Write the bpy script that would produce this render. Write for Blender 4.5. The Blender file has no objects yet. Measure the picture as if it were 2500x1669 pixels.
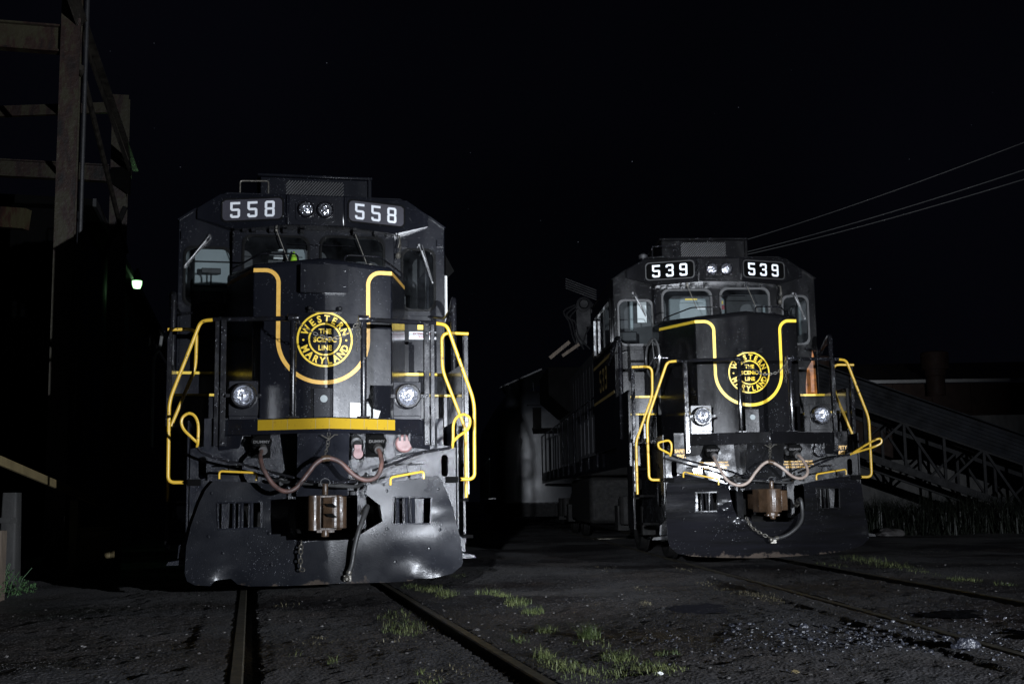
import bpy, bmesh, math, random
from mathutils import Vector, Matrix, noise
from mathutils.geometry import delaunay_2d_cdt
R = math.radians
random.seed(7)
S = bpy.context.scene
C = S.collection

# ------------------------------------------------------------------ camera, sky, lamps, exposure
cam_d = bpy.data.cameras.new('camera'); cam = bpy.data.objects.new('camera', cam_d); C.objects.link(cam)
cam_d.sensor_width = 36.0; cam_d.lens = 42.56; cam_d.clip_end = 2000; cam_d.clip_start = 0.05
cam.matrix_world = Matrix.Translation((0, 0, 0.887)) @ Matrix.Rotation(math.pi/2 + 0.1297, 4, 'X') @ Matrix.Rotation(-0.015, 4, 'Z')
S.camera = cam
S.view_settings.view_transform = 'Standard'; S.view_settings.look = 'None'
S.view_settings.exposure = 0; S.view_settings.gamma = 1
S.cycles.max_bounces = 6; S.cycles.sample_clamp_indirect = 3.0; S.cycles.use_denoising = True

W = bpy.data.worlds.new('World'); S.world = W; W.use_nodes = True
nt = W.node_tree; nt.nodes.clear()
def N(t, kind, **kw):
    n = t.nodes.new(kind)
    for k, v in kw.items(): setattr(n, k, v)
    return n
wo = N(nt, 'ShaderNodeOutputWorld'); bg = N(nt, 'ShaderNodeBackground'); tc = N(nt, 'ShaderNodeTexCoord')
vo = N(nt, 'ShaderNodeTexVoronoi'); vo.inputs['Scale'].default_value = 70
nt.links.new(tc.outputs['Generated'], vo.inputs['Vector'])
lt = N(nt, 'ShaderNodeMath', operation='LESS_THAN'); lt.inputs[1].default_value = 0.030
nt.links.new(vo.outputs['Distance'], lt.inputs[0])
sx = N(nt, 'ShaderNodeSeparateColor'); nt.links.new(vo.outputs['Color'], sx.inputs[0])
pw = N(nt, 'ShaderNodeMath', operation='POWER'); pw.inputs[1].default_value = 5; nt.links.new(sx.outputs[0], pw.inputs[0])
ml = N(nt, 'ShaderNodeMath', operation='MULTIPLY'); nt.links.new(lt.outputs[0], ml.inputs[0]); nt.links.new(pw.outputs[0], ml.inputs[1])
ns = N(nt, 'ShaderNodeTexNoise'); ns.inputs['Scale'].default_value = 2.2; nt.links.new(tc.outputs['Generated'], ns.inputs['Vector'])
cr = N(nt, 'ShaderNodeValToRGB'); nt.links.new(ns.outputs[0], cr.inputs[0])
cr.color_ramp.elements[0].position = 0.35; cr.color_ramp.elements[0].color = (0.0006, 0.0007, 0.0013, 1)
cr.color_ramp.elements[1].position = 0.7; cr.color_ramp.elements[1].color = (0.0013, 0.0014, 0.0027, 1)
mx = N(nt, 'ShaderNodeMix', data_type='RGBA'); nt.links.new(ml.outputs[0], mx.inputs[0])
nt.links.new(cr.outputs[0], mx.inputs[6]); mx.inputs[7].default_value = (0.06, 0.065, 0.08, 1)
nt.links.new(mx.outputs[2], bg.inputs[0]); bg.inputs[1].default_value = 1.0
nt.links.new(bg.outputs[0], wo.inputs[0])

def spot(name, loc, aim, energy, ang, blend, size, col=(0.85, 0.905, 1.0)):
    l = bpy.data.lights.new(name, 'SPOT'); l.energy = energy; l.spot_size = R(ang); l.spot_blend = blend
    l.shadow_soft_size = size; l.color = col
    o = bpy.data.objects.new(name, l); C.objects.link(o); o.location = loc
    o.rotation_euler = (Vector(aim) - Vector(loc)).to_track_quat('-Z', 'Y').to_euler()
    return o
spot('work_flash', (7.3, -3.5, 1.5), (0.4, 16, 2.3), 16500, 72, 0.45, 0.05)
spot('hand_flash', (-0.85, -0.9, 1.5), (1.25, 18, 2.4), 16000, 24, 0.5, 0.05)

# ------------------------------------------------------------------ materials
MATS = {}
def mat(name):
    m = bpy.data.materials.new(name); m.use_nodes = True
    t = m.node_tree; t.nodes.clear()
    o = N(t, 'ShaderNodeOutputMaterial'); p = N(t, 'ShaderNodeBsdfPrincipled')
    t.links.new(p.outputs[0], o.inputs[0])
    MATS[name] = m
    return m, t, p
def texnoise(t, scale, detail=3, stretch=None, rough=0.55):
    c = N(t, 'ShaderNodeTexCoord'); n = N(t, 'ShaderNodeTexNoise')
    n.inputs['Scale'].default_value = scale; n.inputs['Detail'].default_value = detail; n.inputs['Roughness'].default_value = rough
    if stretch:
        mp = N(t, 'ShaderNodeMapping'); mp.inputs['Scale'].default_value = stretch
        t.links.new(c.outputs['Object'], mp.inputs[0]); t.links.new(mp.outputs[0], n.inputs['Vector'])
    else: t.links.new(c.outputs['Object'], n.inputs['Vector'])
    return n.outputs[0]
def ramp(t, src, stops):
    r = N(t, 'ShaderNodeValToRGB'); t.links.new(src, r.inputs[0])
    e = r.color_ramp.elements
    e[0].position, e[0].color = stops[0][0], tuple(stops[0][1]) + (1,)
    e[1].position, e[1].color = stops[-1][0], tuple(stops[-1][1]) + (1,)
    for p, c in stops[1:-1]:
        q = e.new(p); q.color = tuple(c) + (1,)
    return r.outputs[0]
def mapr(t, src, a, b, c, d):
    r = N(t, 'ShaderNodeMapRange'); t.links.new(src, r.inputs[0])
    for i, v in enumerate((a, b, c, d)): r.inputs[i+1].default_value = v
    return r.outputs[0]
def bump(t, p, src, dist, strength=1.0, prev=None):
    b = N(t, 'ShaderNodeBump'); b.inputs['Distance'].default_value = dist; b.inputs['Strength'].default_value = strength
    t.links.new(src, b.inputs['Height'])
    if prev: t.links.new(prev, b.inputs['Normal'])
    t.links.new(b.outputs[0], p.inputs['Normal'])
    return b.outputs[0]
def droplets(t, scale, thr):
    """rain beads: rounded bumps in some cells of a voronoi"""
    c = N(t, 'ShaderNodeTexCoord'); v = N(t, 'ShaderNodeTexVoronoi'); v.inputs['Scale'].default_value = scale
    t.links.new(c.outputs['Object'], v.inputs['Vector'])
    s = N(t, 'ShaderNodeSeparateColor'); t.links.new(v.outputs['Color'], s.inputs[0])
    g = N(t, 'ShaderNodeMath', operation='GREATER_THAN'); g.inputs[1].default_value = thr; t.links.new(s.outputs[0], g.inputs[0])
    h = mapr(t, v.outputs['Distance'], 0.0, 0.32, 1.0, 0.0)
    m = N(t, 'ShaderNodeMath', operation='MULTIPLY'); t.links.new(h, m.inputs[0]); t.links.new(g.outputs[0], m.inputs[1])
    return m.outputs[0]
def metalpaint(name, c1, c2, r0, r1, scale=2.5, bumpd=0.0015, bs=14, drops=None, stretch=None, spec=0.5, metal=0.0, coat=0.0, fleck=None):
    m, t, p = mat(name)
    n1 = texnoise(t, scale, 5, stretch)
    t.links.new(ramp(t, n1, [(0.3, c1), (0.7, c2)]), p.inputs['Base Color'])
    n2 = texnoise(t, scale*1.7, 4, stretch)
    t.links.new(mapr(t, n2, 0.3, 0.7, r0, r1), p.inputs['Roughness'])
    b = bump(t, p, texnoise(t, bs, 3), bumpd)
    if drops: bump(t, p, droplets(t, drops[0], drops[1]), drops[2], 1.0, b)
    p.inputs['Specular IOR Level'].default_value = spec; p.inputs['Metallic'].default_value = metal
    if fleck:   # pale specks painted as glints of beads and bare chips, gathered in patches
        c = N(t, 'ShaderNodeTexCoord'); v = N(t, 'ShaderNodeTexVoronoi'); v.inputs['Scale'].default_value = fleck[0]; t.links.new(c.outputs['Object'], v.inputs['Vector'])
        sc_ = N(t, 'ShaderNodeSeparateColor'); t.links.new(v.outputs['Color'], sc_.inputs[0])
        pt = mapr(t, texnoise(t, 3.2, 4), 0.38, 0.66, fleck[1]+0.05, fleck[1]-0.07)
        g = N(t, 'ShaderNodeMath', operation='GREATER_THAN'); t.links.new(sc_.outputs[0], g.inputs[0]); t.links.new(pt, g.inputs[1])
        ls = N(t, 'ShaderNodeMath', operation='LESS_THAN'); t.links.new(v.outputs['Distance'], ls.inputs[0]); ls.inputs[1].default_value = fleck[2]
        mm = N(t, 'ShaderNodeMath', operation='MULTIPLY'); t.links.new(g.outputs[0], mm.inputs[0]); t.links.new(ls.outputs[0], mm.inputs[1])
        old = p.inputs['Base Color'].links[0].from_socket; q = N(t, 'ShaderNodeMix', data_type='RGBA')
        t.links.new(mm.outputs[0], q.inputs[0]); t.links.new(old, q.inputs[6]); q.inputs[7].default_value = (0.30, 0.31, 0.34, 1); t.links.new(q.outputs[2], p.inputs['Base Color'])
    p.inputs['Coat Weight'].default_value = coat; p.inputs['Coat Roughness'].default_value = 0.12
    return m
BK = (0.007, 0.0075, 0.010); BK2 = (0.016, 0.017, 0.022)
metalpaint('black_dry', (0.004, 0.0045, 0.0065), (0.007, 0.0075, 0.0105), 0.16, 0.245, 1.6, 0.0007, 9, (110, 0.95, 0.003), (1, 1, 0.3), 0.45, fleck=(150, 0.99, 0.26))
metalpaint('black_wet', (0.003,)*3, (0.005, 0.005, 0.006), 0.10, 0.22, 1.6, 0.0005, 8, (95, 0.80, 0.005), (1, 1, 0.3), 0.4, fleck=(110, 0.99, 0.24))
metalpaint('plate_dry', (0.006, 0.0065, 0.009), (0.014, 0.015, 0.019), 0.10, 0.30, 5, 0.0016, 110, (130, 0.70, 0.004), None, 0.22, fleck=(130, 0.98, 0.26))
metalpaint('plate_wet', (0.004,)*3, (0.008, 0.008, 0.009), 0.08, 0.50, 2.6, 0.0015, 6, (110, 0.60, 0.005), None, 0.15, fleck=(100, 0.965, 0.28))
PW = dict(scale=3)
metalpaint('plow_dry', (0.005, 0.0055, 0.0075), (0.010, 0.011, 0.014), 0.26, 0.40, 2.5, 0.0012, 85, (110, 0.90, 0.004), None, 0.6, fleck=(140, 0.985, 0.26))
metalpaint('plow_wet', (0.004,)*3, (0.007, 0.007, 0.009), 0.15, 0.27, 2.5, 0.004, 5, (110, 0.88, 0.004), (0.4, 1, 5), 0.20, fleck=(110, 0.99, 0.24))
for nm in ('plow_dry', 'plow_wet'):   # scraped, rusty lower lip
    t = MATS[nm].node_tree; p = t.nodes['Principled BSDF']; c = N(t, 'ShaderNodeTexCoord'); sp = N(t, 'ShaderNodeSeparateXYZ'); t.links.new(c.outputs['Object'], sp.inputs[0])
    ad = N(t, 'ShaderNodeMath', operation='MULTIPLY_ADD'); t.links.new(texnoise(t, 5, 6, None, 0.7), ad.inputs[0]); ad.inputs[1].default_value = -0.36; t.links.new(sp.outputs[2], ad.inputs[2])
    mk = mapr(t, ad.outputs[0], -0.035, -0.01, 1.0, 0.0); old = p.inputs['Base Color'].links[0].from_socket; q = N(t, 'ShaderNodeMix', data_type='RGBA')
    t.links.new(mk, q.inputs[0]); t.links.new(old, q.inputs[6]); q.inputs[7].default_value = (0.05, 0.04, 0.033, 1); t.links.new(q.outputs[2], p.inputs['Base Color'])
metalpaint('rail_dry', (0.005,)*3, (0.009, 0.009, 0.012), 0.16, 0.30, 6, 0.0005, 60, (120, 0.88, 0.003), None, 0.4, fleck=(110, 0.965, 0.3))
metalpaint('rail_wet', (0.004,)*3, (0.007, 0.007, 0.009), 0.07, 0.2, 6, 0.0005, 60, (95, 0.6, 0.005), None, 0.5, fleck=(95, 0.93, 0.35))
metalpaint('under_black', (0.004,)*3, (0.009, 0.0085, 0.008), 0.6, 0.8, 8, 0.003, 40, None, None, 0.15)
metalpaint('amber_paint', (0.60, 0.33, 0.055), (0.72, 0.43, 0.09), 0.35, 0.5, 20, 0.0005, 80)
metalpaint('yellow_paint', (0.70, 0.47, 0.03), (0.80, 0.56, 0.05), 0.3, 0.45, 20, 0.0005, 80)
def worn(name, col, wear, thr):
    m, t, p = mat(name)
    n = texnoise(t, 26, 5, None, 0.7)
    t.links.new(ramp(t, n, [(thr-0.02, wear), (thr+0.02, col)]), p.inputs['Base Color'])
    p.inputs['Roughness'].default_value = 0.34
    bump(t, p, texnoise(t, 90, 3), 0.001)
    return m
worn('yellow_rail', (0.58, 0.36, 0.035), (0.03, 0.02, 0.012), 0.385)
worn('reflective_yellow', (0.29, 0.185, 0.008), (0.17, 0.10, 0.012), 0.36); MATS['reflective_yellow'].node_tree.nodes['Principled BSDF'].inputs['Roughness'].default_value = 0.7; MATS['reflective_yellow'].node_tree.nodes['Principled BSDF'].inputs['Specular IOR Level'].default_value = 0.15
metalpaint('white_plastic', (0.75, 0.77, 0.8), (0.8, 0.82, 0.85), 0.3, 0.4)
metalpaint('grey_board', (0.035, 0.034, 0.042), (0.045, 0.043, 0.054), 0.4, 0.5)
metalpaint('black_board', (0.002,)*3, (0.003,)*3, 0.1, 0.14, 2, 0.0, 9, None, None, 0.2)
metalpaint('gasket_dark', (0.006,)*3, (0.010,)*3, 0.12, 0.2)
metalpaint('gasket_grey', (0.022,)*3, (0.035,)*3, 0.3, 0.4)
metalpaint('interior', (0.16, 0.185, 0.185), (0.24, 0.27, 0.27), 0.5, 0.6, 1.5)
metalpaint('interior_dark', (0.008,)*3, (0.016,)*3, 0.5, 0.6)
metalpaint('coupler_rust', (0.022, 0.013, 0.007), (0.065, 0.040, 0.024), 0.20, 0.5, 9, 0.003, 22, None, None, 0.5, 0.0)
metalpaint('hose_rubber', (0.02, 0.018, 0.018), (0.12, 0.06, 0.048), 0.45, 0.6, 9, 0.003, 40)
metalpaint('hose_grey', (0.16, 0.12, 0.10), (0.30, 0.24, 0.20), 0.4, 0.55, 12, 0.003, 40)
metalpaint('black_rubber', (0.015,)*3, (0.03,)*3, 0.4, 0.6, 12, 0.002, 60)
metalpaint('chain_steel', (0.06, 0.055, 0.045), (0.16, 0.15, 0.13), 0.3, 0.5, 40, 0.001, 80, None, None, 0.5, 0.6)
metalpaint('red_cap', (0.11, 0.018, 0.018), (0.06, 0.012, 0.012), 0.4, 0.5, 30)
metalpaint('pink_disc', (0.19, 0.10, 0.095), (0.12, 0.06, 0.055), 0.4, 0.6, 18)
metalpaint('bright_steel', (0.5,)*3, (0.7,)*3, 0.15, 0.25, 10, 0.0005, 60, None, None, 0.5, 0.9)
metalpaint('pale_panel', (0.6, 0.6, 0.58), (0.7, 0.7, 0.68), 0.4, 0.5)
metalpaint('hi_vis', (0.45, 0.8, 0.03), (0.5, 0.85, 0.05), 0.6, 0.7)
metalpaint('sign_red', (0.25, 0.02, 0.03), (0.30, 0.03, 0.04), 0.5, 0.6)
metalpaint('rust_stain', (0.04, 0.012, 0.003), (0.42, 0.13, 0.008), 0.35, 0.5, 9)
metalpaint('cabinet_paint', (0.02, 0.02, 0.022), (0.06, 0.06, 0.065), 0.3, 0.5, 4, 0.003, 12, None, (1, 1, 0.2))
metalpaint('hood_sheen_streaks', (0.004,)*3, (0.05, 0.05, 0.054), 0.3, 0.5, 5, 0.003, 12, None, (1, 1, 0.12))  # vertical pale streaks in the colour imitate gloss highlights along the hood
metalpaint('dull_yellow', (0.08, 0.052, 0.01), (0.14, 0.095, 0.018), 0.5, 0.6, 10)

m, t, p = mat('glass')
t.nodes.remove(p); o = [n for n in t.nodes][0]
tr = N(t, 'ShaderNodeBsdfTransparent'); tr.inputs[0].default_value = (0.8, 0.84, 0.85, 1)
gl = N(t, 'ShaderNodeBsdfGlossy'); gl.inputs['Roughness'].default_value = 0.06
fr = N(t, 'ShaderNodeFresnel'); fr.inputs[0].default_value = 1.5; mi = N(t, 'ShaderNodeMixShader')
t.links.new(fr.outputs[0], mi.inputs[0]); t.links.new(tr.outputs[0], mi.inputs[1]); t.links.new(gl.outputs[0], mi.inputs[2])
# a film of dust on the panes
df = N(t, 'ShaderNodeBsdfDiffuse'); df.inputs[0].default_value = (0.35, 0.38, 0.42, 1); m2 = N(t, 'ShaderNodeMixShader')
t.links.new(mapr(t, texnoise(t, 3, 5), 0.35, 0.8, 0.0, 0.035), m2.inputs[0])
t.links.new(mi.outputs[0], m2.inputs[1]); t.links.new(df.outputs[0], m2.inputs[2]); t.links.new(m2.outputs[0], o.inputs[0])

m, t, p = mat('lens_glass')
p.inputs['Base Color'].default_value = (0.8, 0.82, 0.88, 1); p.inputs['Metallic'].default_value = 0.95
p.inputs['Roughness'].default_value = 0.2
bump(t, p, texnoise(t, 24, 2), 0.03)

def ground_mat():
    m, t, p = mat('cinder_ground')
    c = N(t, 'ShaderNodeTexCoord')
    big = texnoise(t, 0.35, 4); fine = texnoise(t, 24, 8, None, 0.8)
    a = ramp(t, fine, [(0.32, (0.004, 0.004, 0.005)), (0.55, (0.016, 0.015, 0.0155)), (0.66, (0.034, 0.032, 0.032)), (0.78, (0.10, 0.097, 0.10))])
    tint = ramp(t, texnoise(t, 0.8, 3), [(0.40, (0.95, 0.95, 1.05)), (0.70, (1.35, 0.98, 0.72))])
    x = N(t, 'ShaderNodeMix', data_type='RGBA', blend_type='MULTIPLY'); x.inputs[0].default_value = 1
    t.links.new(a, x.inputs[6]); t.links.new(tint, x.inputs[7]); t.links.new(x.outputs[2], p.inputs['Base Color'])
    t.links.new(mapr(t, big, 0.42, 0.62, 0.85, 0.34), p.inputs['Roughness'])
    v = N(t, 'ShaderNodeTexVoronoi'); v.inputs['Scale'].default_value = 45; t.links.new(c.outputs['Object'], v.inputs['Vector'])
    b = bump(t, p, v.outputs['Distance'], 0.02, 1.0)
    bump(t, p, texnoise(t, 14, 6, None, 0.7), 0.05, 0.8, b)
ground_mat()
metalpaint('rail_steel', (0.04, 0.036, 0.026), (0.085, 0.076, 0.056), 0.4, 0.6, 6, 0.002, 40, None, None, 0.6, 0.5)
m, t, p = mat('puddle_water'); p.inputs['Base Color'].default_value = (0.003, 0.003, 0.004, 1); p.inputs['Roughness'].default_value = 0.06
bump(t, p, texnoise(t, 6, 2), 0.004)
def grassmat(name, a, b):
    m, t, p = mat(name)
    t.links.new(ramp(t, texnoise(t, 3, 3), [(0.35, a), (0.65, b)]), p.inputs['Base Color']); p.inputs['Roughness'].default_value = 0.55
grassmat('grass_green', (0.035, 0.055, 0.014), (0.11, 0.125, 0.045))
grassmat('grass_dry', (0.09, 0.08, 0.045), (0.15, 0.13, 0.075))
grassmat('weed_leaf', (0.03, 0.075, 0.03), (0.06, 0.12, 0.045))
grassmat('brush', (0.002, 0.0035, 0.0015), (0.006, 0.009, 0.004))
metalpaint('coal', (0.006, 0.0065, 0.009), (0.03, 0.033, 0.045), 0.25, 0.5, 30, 0.01, 60, None, None, 0.7)
metalpaint('pebble', (0.016, 0.015, 0.014), (0.085, 0.08, 0.078), 0.5, 0.7, 3, 0.003, 60)
metalpaint('soot_gloss', (0.003,)*3, (0.006,)*3, 0.25, 0.4, 3, 0.001, 10, None, None, 0.4)
metalpaint('shade_black', (0.0015,)*3, (0.003,)*3, 0.8, 0.9, 3, 0.002, 10, None, None, 0.05)  # near-black; puts shade into the colour of shed end, roof and radiator wings
m, t, p = mat('old_steel')
n = texnoise(t, 3.5, 6, (1, 1, 0.35), 0.65)
t.links.new(ramp(t, n, [(0.34, (0.004, 0.003, 0.0025)), (0.47, (0.020, 0.009, 0.006)), (0.52, (0.024, 0.020, 0.010)), (0.70, (0.030, 0.027, 0.013))]), p.inputs['Base Color'])
p.inputs['Roughness'].default_value = 0.42; bump(t, p, texnoise(t, 12, 5), 0.006)
metalpaint('grey_steel', (0.012, 0.012, 0.013), (0.026, 0.026, 0.028), 0.4, 0.6, 4, 0.002, 20)
metalpaint('corrugated', (0.035, 0.037, 0.042), (0.06, 0.062, 0.07), 0.4, 0.6, 1.5, 0.002, 10, None, (1, 1, 0.2))
metalpaint('brace_steel', (0.02, 0.017, 0.015), (0.07, 0.062, 0.05), 0.25, 0.45, 5, 0.003, 20, None, None, 0.6, 0.3)
metalpaint('wall_concrete', (0.025, 0.025, 0.025), (0.07, 0.068, 0.065), 0.7, 0.9, 3, 0.008, 12, None, (1, 1, 0.3))
metalpaint('roof_dark', (0.05, 0.04, 0.035), (0.09, 0.08, 0.07), 0.5, 0.7, 2)
metalpaint('timber', (0.10, 0.078, 0.035), (0.17, 0.13, 0.06), 0.6, 0.8, 5, 0.004, 30, None, (4, 1, 1))
metalpaint('timber_grey', (0.06, 0.045, 0.035), (0.11, 0.085, 0.06), 0.7, 0.9, 8, 0.004, 30, None, (4, 4, 0.6))
metalpaint('concrete', (0.010, 0.010, 0.010), (0.035, 0.034, 0.032), 0.7, 0.9, 3, 0.008, 12, None, (1, 1, 0.4))
metalpaint('brown_siding', (0.04, 0.021, 0.015), (0.075, 0.042, 0.03), 0.6, 0.8, 2, 0.004, 8)
metalpaint('truss_steel', (0.003, 0.003, 0.0034), (0.008, 0.008, 0.009), 0.5, 0.7, 4, 0.002, 20, None, None, 0.2)
metalpaint('conveyor_sheet', (0.001, 0.0012, 0.0016), (0.008, 0.009, 0.012), 0.5, 0.75, 2.2, 0.006, 9, None, None, 0.12)
metalpaint('pale_blue_grey', (0.010, 0.0105, 0.0125), (0.022, 0.0235, 0.027), 0.35, 0.5, 1.2)
m, t, p = mat('lamp_glow'); p.inputs['Base Color'].default_value = (0.8, 1, 0.8, 1)
p.inputs['Emission Color'].default_value = (0.42, 1.0, 0.42, 1); p.inputs['Emission Strength'].default_value = 2.6

# ------------------------------------------------------------------ mesh helpers
def NB(): return bmesh.new()
def finish(name, bm, material, parent=None, smooth=32, bevel=0.0, recalc=True):
    if recalc: bmesh.ops.recalc_face_normals(bm, faces=bm.faces)
    me = bpy.data.meshes.new(name)
    if smooth:
        for f in bm.faces: f.smooth = True
        a = R(smooth)
        for e in bm.edges:
            if len(e.link_faces) == 2 and e.calc_face_angle(0) > a: e.smooth = False
    bm.to_mesh(me); bm.free()
    me.materials.append(MATS[material])
    o = bpy.data.objects.new(name, me); C.objects.link(o)
    if parent: o.parent = parent
    if bevel:
        b = o.modifiers.new('bevel', 'BEVEL'); b.width = bevel; b.segments = 2; b.limit_method = 'ANGLE'; b.angle_limit = R(18)
        b.harden_normals = False
    return o
def lr(name, bm, material, parent, **kw):
    """a pair built in one go becomes two parts, one each side of the centre line"""
    out = []
    for s in (-1, 1):
        c = bm.copy(); bmesh.ops.delete(c, geom=[f for f in c.faces if f.calc_center_median().x*s < 0], context='FACES')
        out.append(finish(name, c, material, parent, **kw))
    bm.free(); return out
def tag(o, label=None, cat=None, group=None, kind=None):
    if label: o['label'] = label
    if cat: o['category'] = cat
    if group: o['group'] = group
    if kind: o['kind'] = kind
    return o
def empty(name, loc=(0, 0, 0), rz=0):
    o = bpy.data.objects.new(name, None); C.objects.link(o); o.location = loc; o.rotation_euler = (0, 0, rz); o.empty_display_size = 0.3
    return o
def box(bm, x0, x1, y0, y1, z0, z1):
    v = [bm.verts.new((x, y, z)) for z in (z0, z1) for y in (y0, y1) for x in (x0, x1)]
    for q in ((0, 1, 3, 2), (4, 6, 7, 5), (0, 4, 5, 1), (2, 3, 7, 6), (0, 2, 6, 4), (1, 5, 7, 3)): bm.faces.new([v[i] for i in q])
    return v
def hexa(bm, pts):
    v = [bm.verts.new(p) for p in pts]
    for q in ((0, 1, 3, 2), (4, 6, 7, 5), (0, 4, 5, 1), (2, 3, 7, 6), (0, 2, 6, 4), (1, 5, 7, 3)): bm.faces.new([v[i] for i in q])
def frame_of(d):
    d = d.normalized(); u = Vector((0, 0, 1)) if abs(d.z) < 0.9 else Vector((1, 0, 0))
    a = d.cross(u).normalized(); return a, a.cross(d).normalized()
def beam(bm, p, q, w, h):
    """square bar from p to q"""
    p, q = Vector(p), Vector(q); a, b = frame_of(q-p)
    pts = []
    for e in (p, q):
        for s in (-1, 1):
            for r in (-1, 1): pts.append(e + a*(r*w/2) + b*(s*h/2))
    v = [bm.verts.new(x) for x in pts]
    for f in ((0, 1, 3, 2), (4, 6, 7, 5), (0, 4, 5, 1), (2, 3, 7, 6), (0, 2, 6, 4), (1, 5, 7, 3)): bm.faces.new([v[i] for i in f])
def tube(bm, path, r, n=8, closed=False, rad=None):
    P = [Vector(p) for p in path]; m = len(P); rings = []
    a = None
    for i in range(m):
        if closed: d = P[(i+1) % m] - P[i-1]
        else: d = P[min(i+1, m-1)] - P[max(i-1, 0)]
        d.normalize()
        if a is None: a, b = frame_of(d)
        else:
            a = (a - d*a.dot(d)).normalized(); b = a.cross(d).normalized()
        rr = rad[i] if rad else r
        rings.append([bm.verts.new(P[i] + (a*math.cos(2*math.pi*k/n) + b*math.sin(2*math.pi*k/n))*rr) for k in range(n)])
    for i in range(m if closed else m-1):
        A, B = rings[i], rings[(i+1) % m]
        for k in range(n): bm.faces.new((A[k], A[(k+1) % n], B[(k+1) % n], B[k]))
    if not closed:
        bm.faces.new(rings[0]); bm.faces.new(rings[-1][::-1])
def roundpath(pts, r=0.06, n=5):
    P = [Vector(p) for p in pts]; out = [P[0]]
    for i in range(1, len(P)-1):
        a, b = P[i-1]-P[i], P[i+1]-P[i]; rr = min(r, a.length*0.45, b.length*0.45)
        s, e = P[i] + a.normalized()*rr, P[i] + b.normalized()*rr
        for k in range(n+1):
            t = k/n; out.append(s*(1-t)**2 + P[i]*2*t*(1-t) + e*t*t)
    out.append(P[-1]); return out
def spline(pts, n=8):
    P = [Vector(p) for p in pts]; Q = [P[0]*2-P[1]] + P + [P[-1]*2-P[-2]]; out = []
    for i in range(1, len(Q)-2):
        for k in range(n):
            t = k/n; a, b, c, d = Q[i-1], Q[i], Q[i+1], Q[i+2]
            out.append(0.5*((2*b) + (c-a)*t + (2*a-5*b+4*c-d)*t*t + (3*b-a-3*c+d)*t**3))
    out.append(P[-1]); return out
def cyl(bm, p, q, r, n=20, r2=None):
    tube(bm, [p, q], r, n, rad=[r, r2 if r2 is not None else r])
def lathe(bm, origin, axis, prof, n=28):
    """prof: (distance along the axis, radius)"""
    o = Vector(origin); d = Vector(axis).normalized(); a, b = frame_of(d); rings = []
    for s, r in prof:
        if r < 1e-5: rings.append([bm.verts.new(o + d*s)])
        else: rings.append([bm.verts.new(o + d*s + (a*math.cos(2*math.pi*k/n) + b*math.sin(2*math.pi*k/n))*r) for k in range(n)])
    for A, B in zip(rings, rings[1:]):
        for k in range(n):
            f = [A[k % len(A)], A[(k+1) % len(A)], B[(k+1) % len(B)], B[k % len(B)]]
            g = []
            for v in f:
                if v not in g: g.append(v)
            if len(g) > 2: bm.faces.new(g)
def rr(x0, x1, z0, z1, r, n=5):
    o = []
    for cx, cz, a in ((x1-r, z1-r, 0), (x0+r, z1-r, 90), (x0+r, z0+r, 180), (x1-r, z0+r, 270)):
        for k in range(n+1):
            t = R(a + 90*k/n); o.append((cx + r*math.cos(t), cz + r*math.sin(t)))
    return o
def circ(x, z, r, n=24): return [(x + r*math.cos(2*math.pi*k/n), z + r*math.sin(2*math.pi*k/n)) for k in range(n)]
def inside(p, poly):
    x, y = p; c = False; n = len(poly)
    for i in range(n):
        x1, y1 = poly[i]; x2, y2 = poly[i-1]
        if (y1 > y) != (y2 > y) and x < (x2-x1)*(y-y1)/(y2-y1) + x1: c = not c
    return c
def plate(bm, outline, holes, fn, thick=True, cx=(), cz=()):
    """a sheet with holes drawn in (u,v), cut at the lines cx/cz, then bent by fn(u,v,t)"""
    vs, es = [], []
    for loop in [outline] + list(holes):
        s = len(vs); vs += [Vector(p) for p in loop]; es += [(s+i, s+(i+1) % len(loop)) for i in range(len(loop))]
    V, E, F, *_ = delaunay_2d_cdt(vs, es, [], 0, 1e-6)
    b = bmesh.new(); bv = [b.verts.new((v.x, v.y, 0)) for v in V]
    for f in F:
        c = (sum(V[i].x for i in f)/len(f), sum(V[i].y for i in f)/len(f))
        if inside(c, outline) and not any(inside(c, h) for h in holes): b.faces.new([bv[i] for i in f])
    for v in [v for v in b.verts if not v.link_faces]: b.verts.remove(v)
    bmesh.ops.dissolve_limit(b, angle_limit=0.01, verts=b.verts, edges=b.edges)
    for x in cx: bmesh.ops.bisect_plane(b, geom=b.verts[:]+b.edges[:]+b.faces[:], plane_co=(x, 0, 0), plane_no=(1, 0, 0), dist=1e-5)
    for z in cz: bmesh.ops.bisect_plane(b, geom=b.verts[:]+b.edges[:]+b.faces[:], plane_co=(0, z, 0), plane_no=(0, 1, 0), dist=1e-5)
    b.verts.index_update()
    A = [bm.verts.new(fn(v.co.x, v.co.y, 0)) for v in b.verts]
    B = [bm.verts.new(fn(v.co.x, v.co.y, 1)) for v in b.verts] if thick else None
    for f in b.faces:
        i = [v.index for v in f.verts]; bm.faces.new([A[k] for k in i])
        if thick: bm.faces.new([B[k] for k in i[::-1]])
    if thick:
        for e in b.edges:
            if len(e.link_faces) == 1:
                i, j = e.verts[0].index, e.verts[1].index; bm.faces.new((A[i], A[j], B[j], B[i]))
    b.free()
_tc = {}
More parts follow.
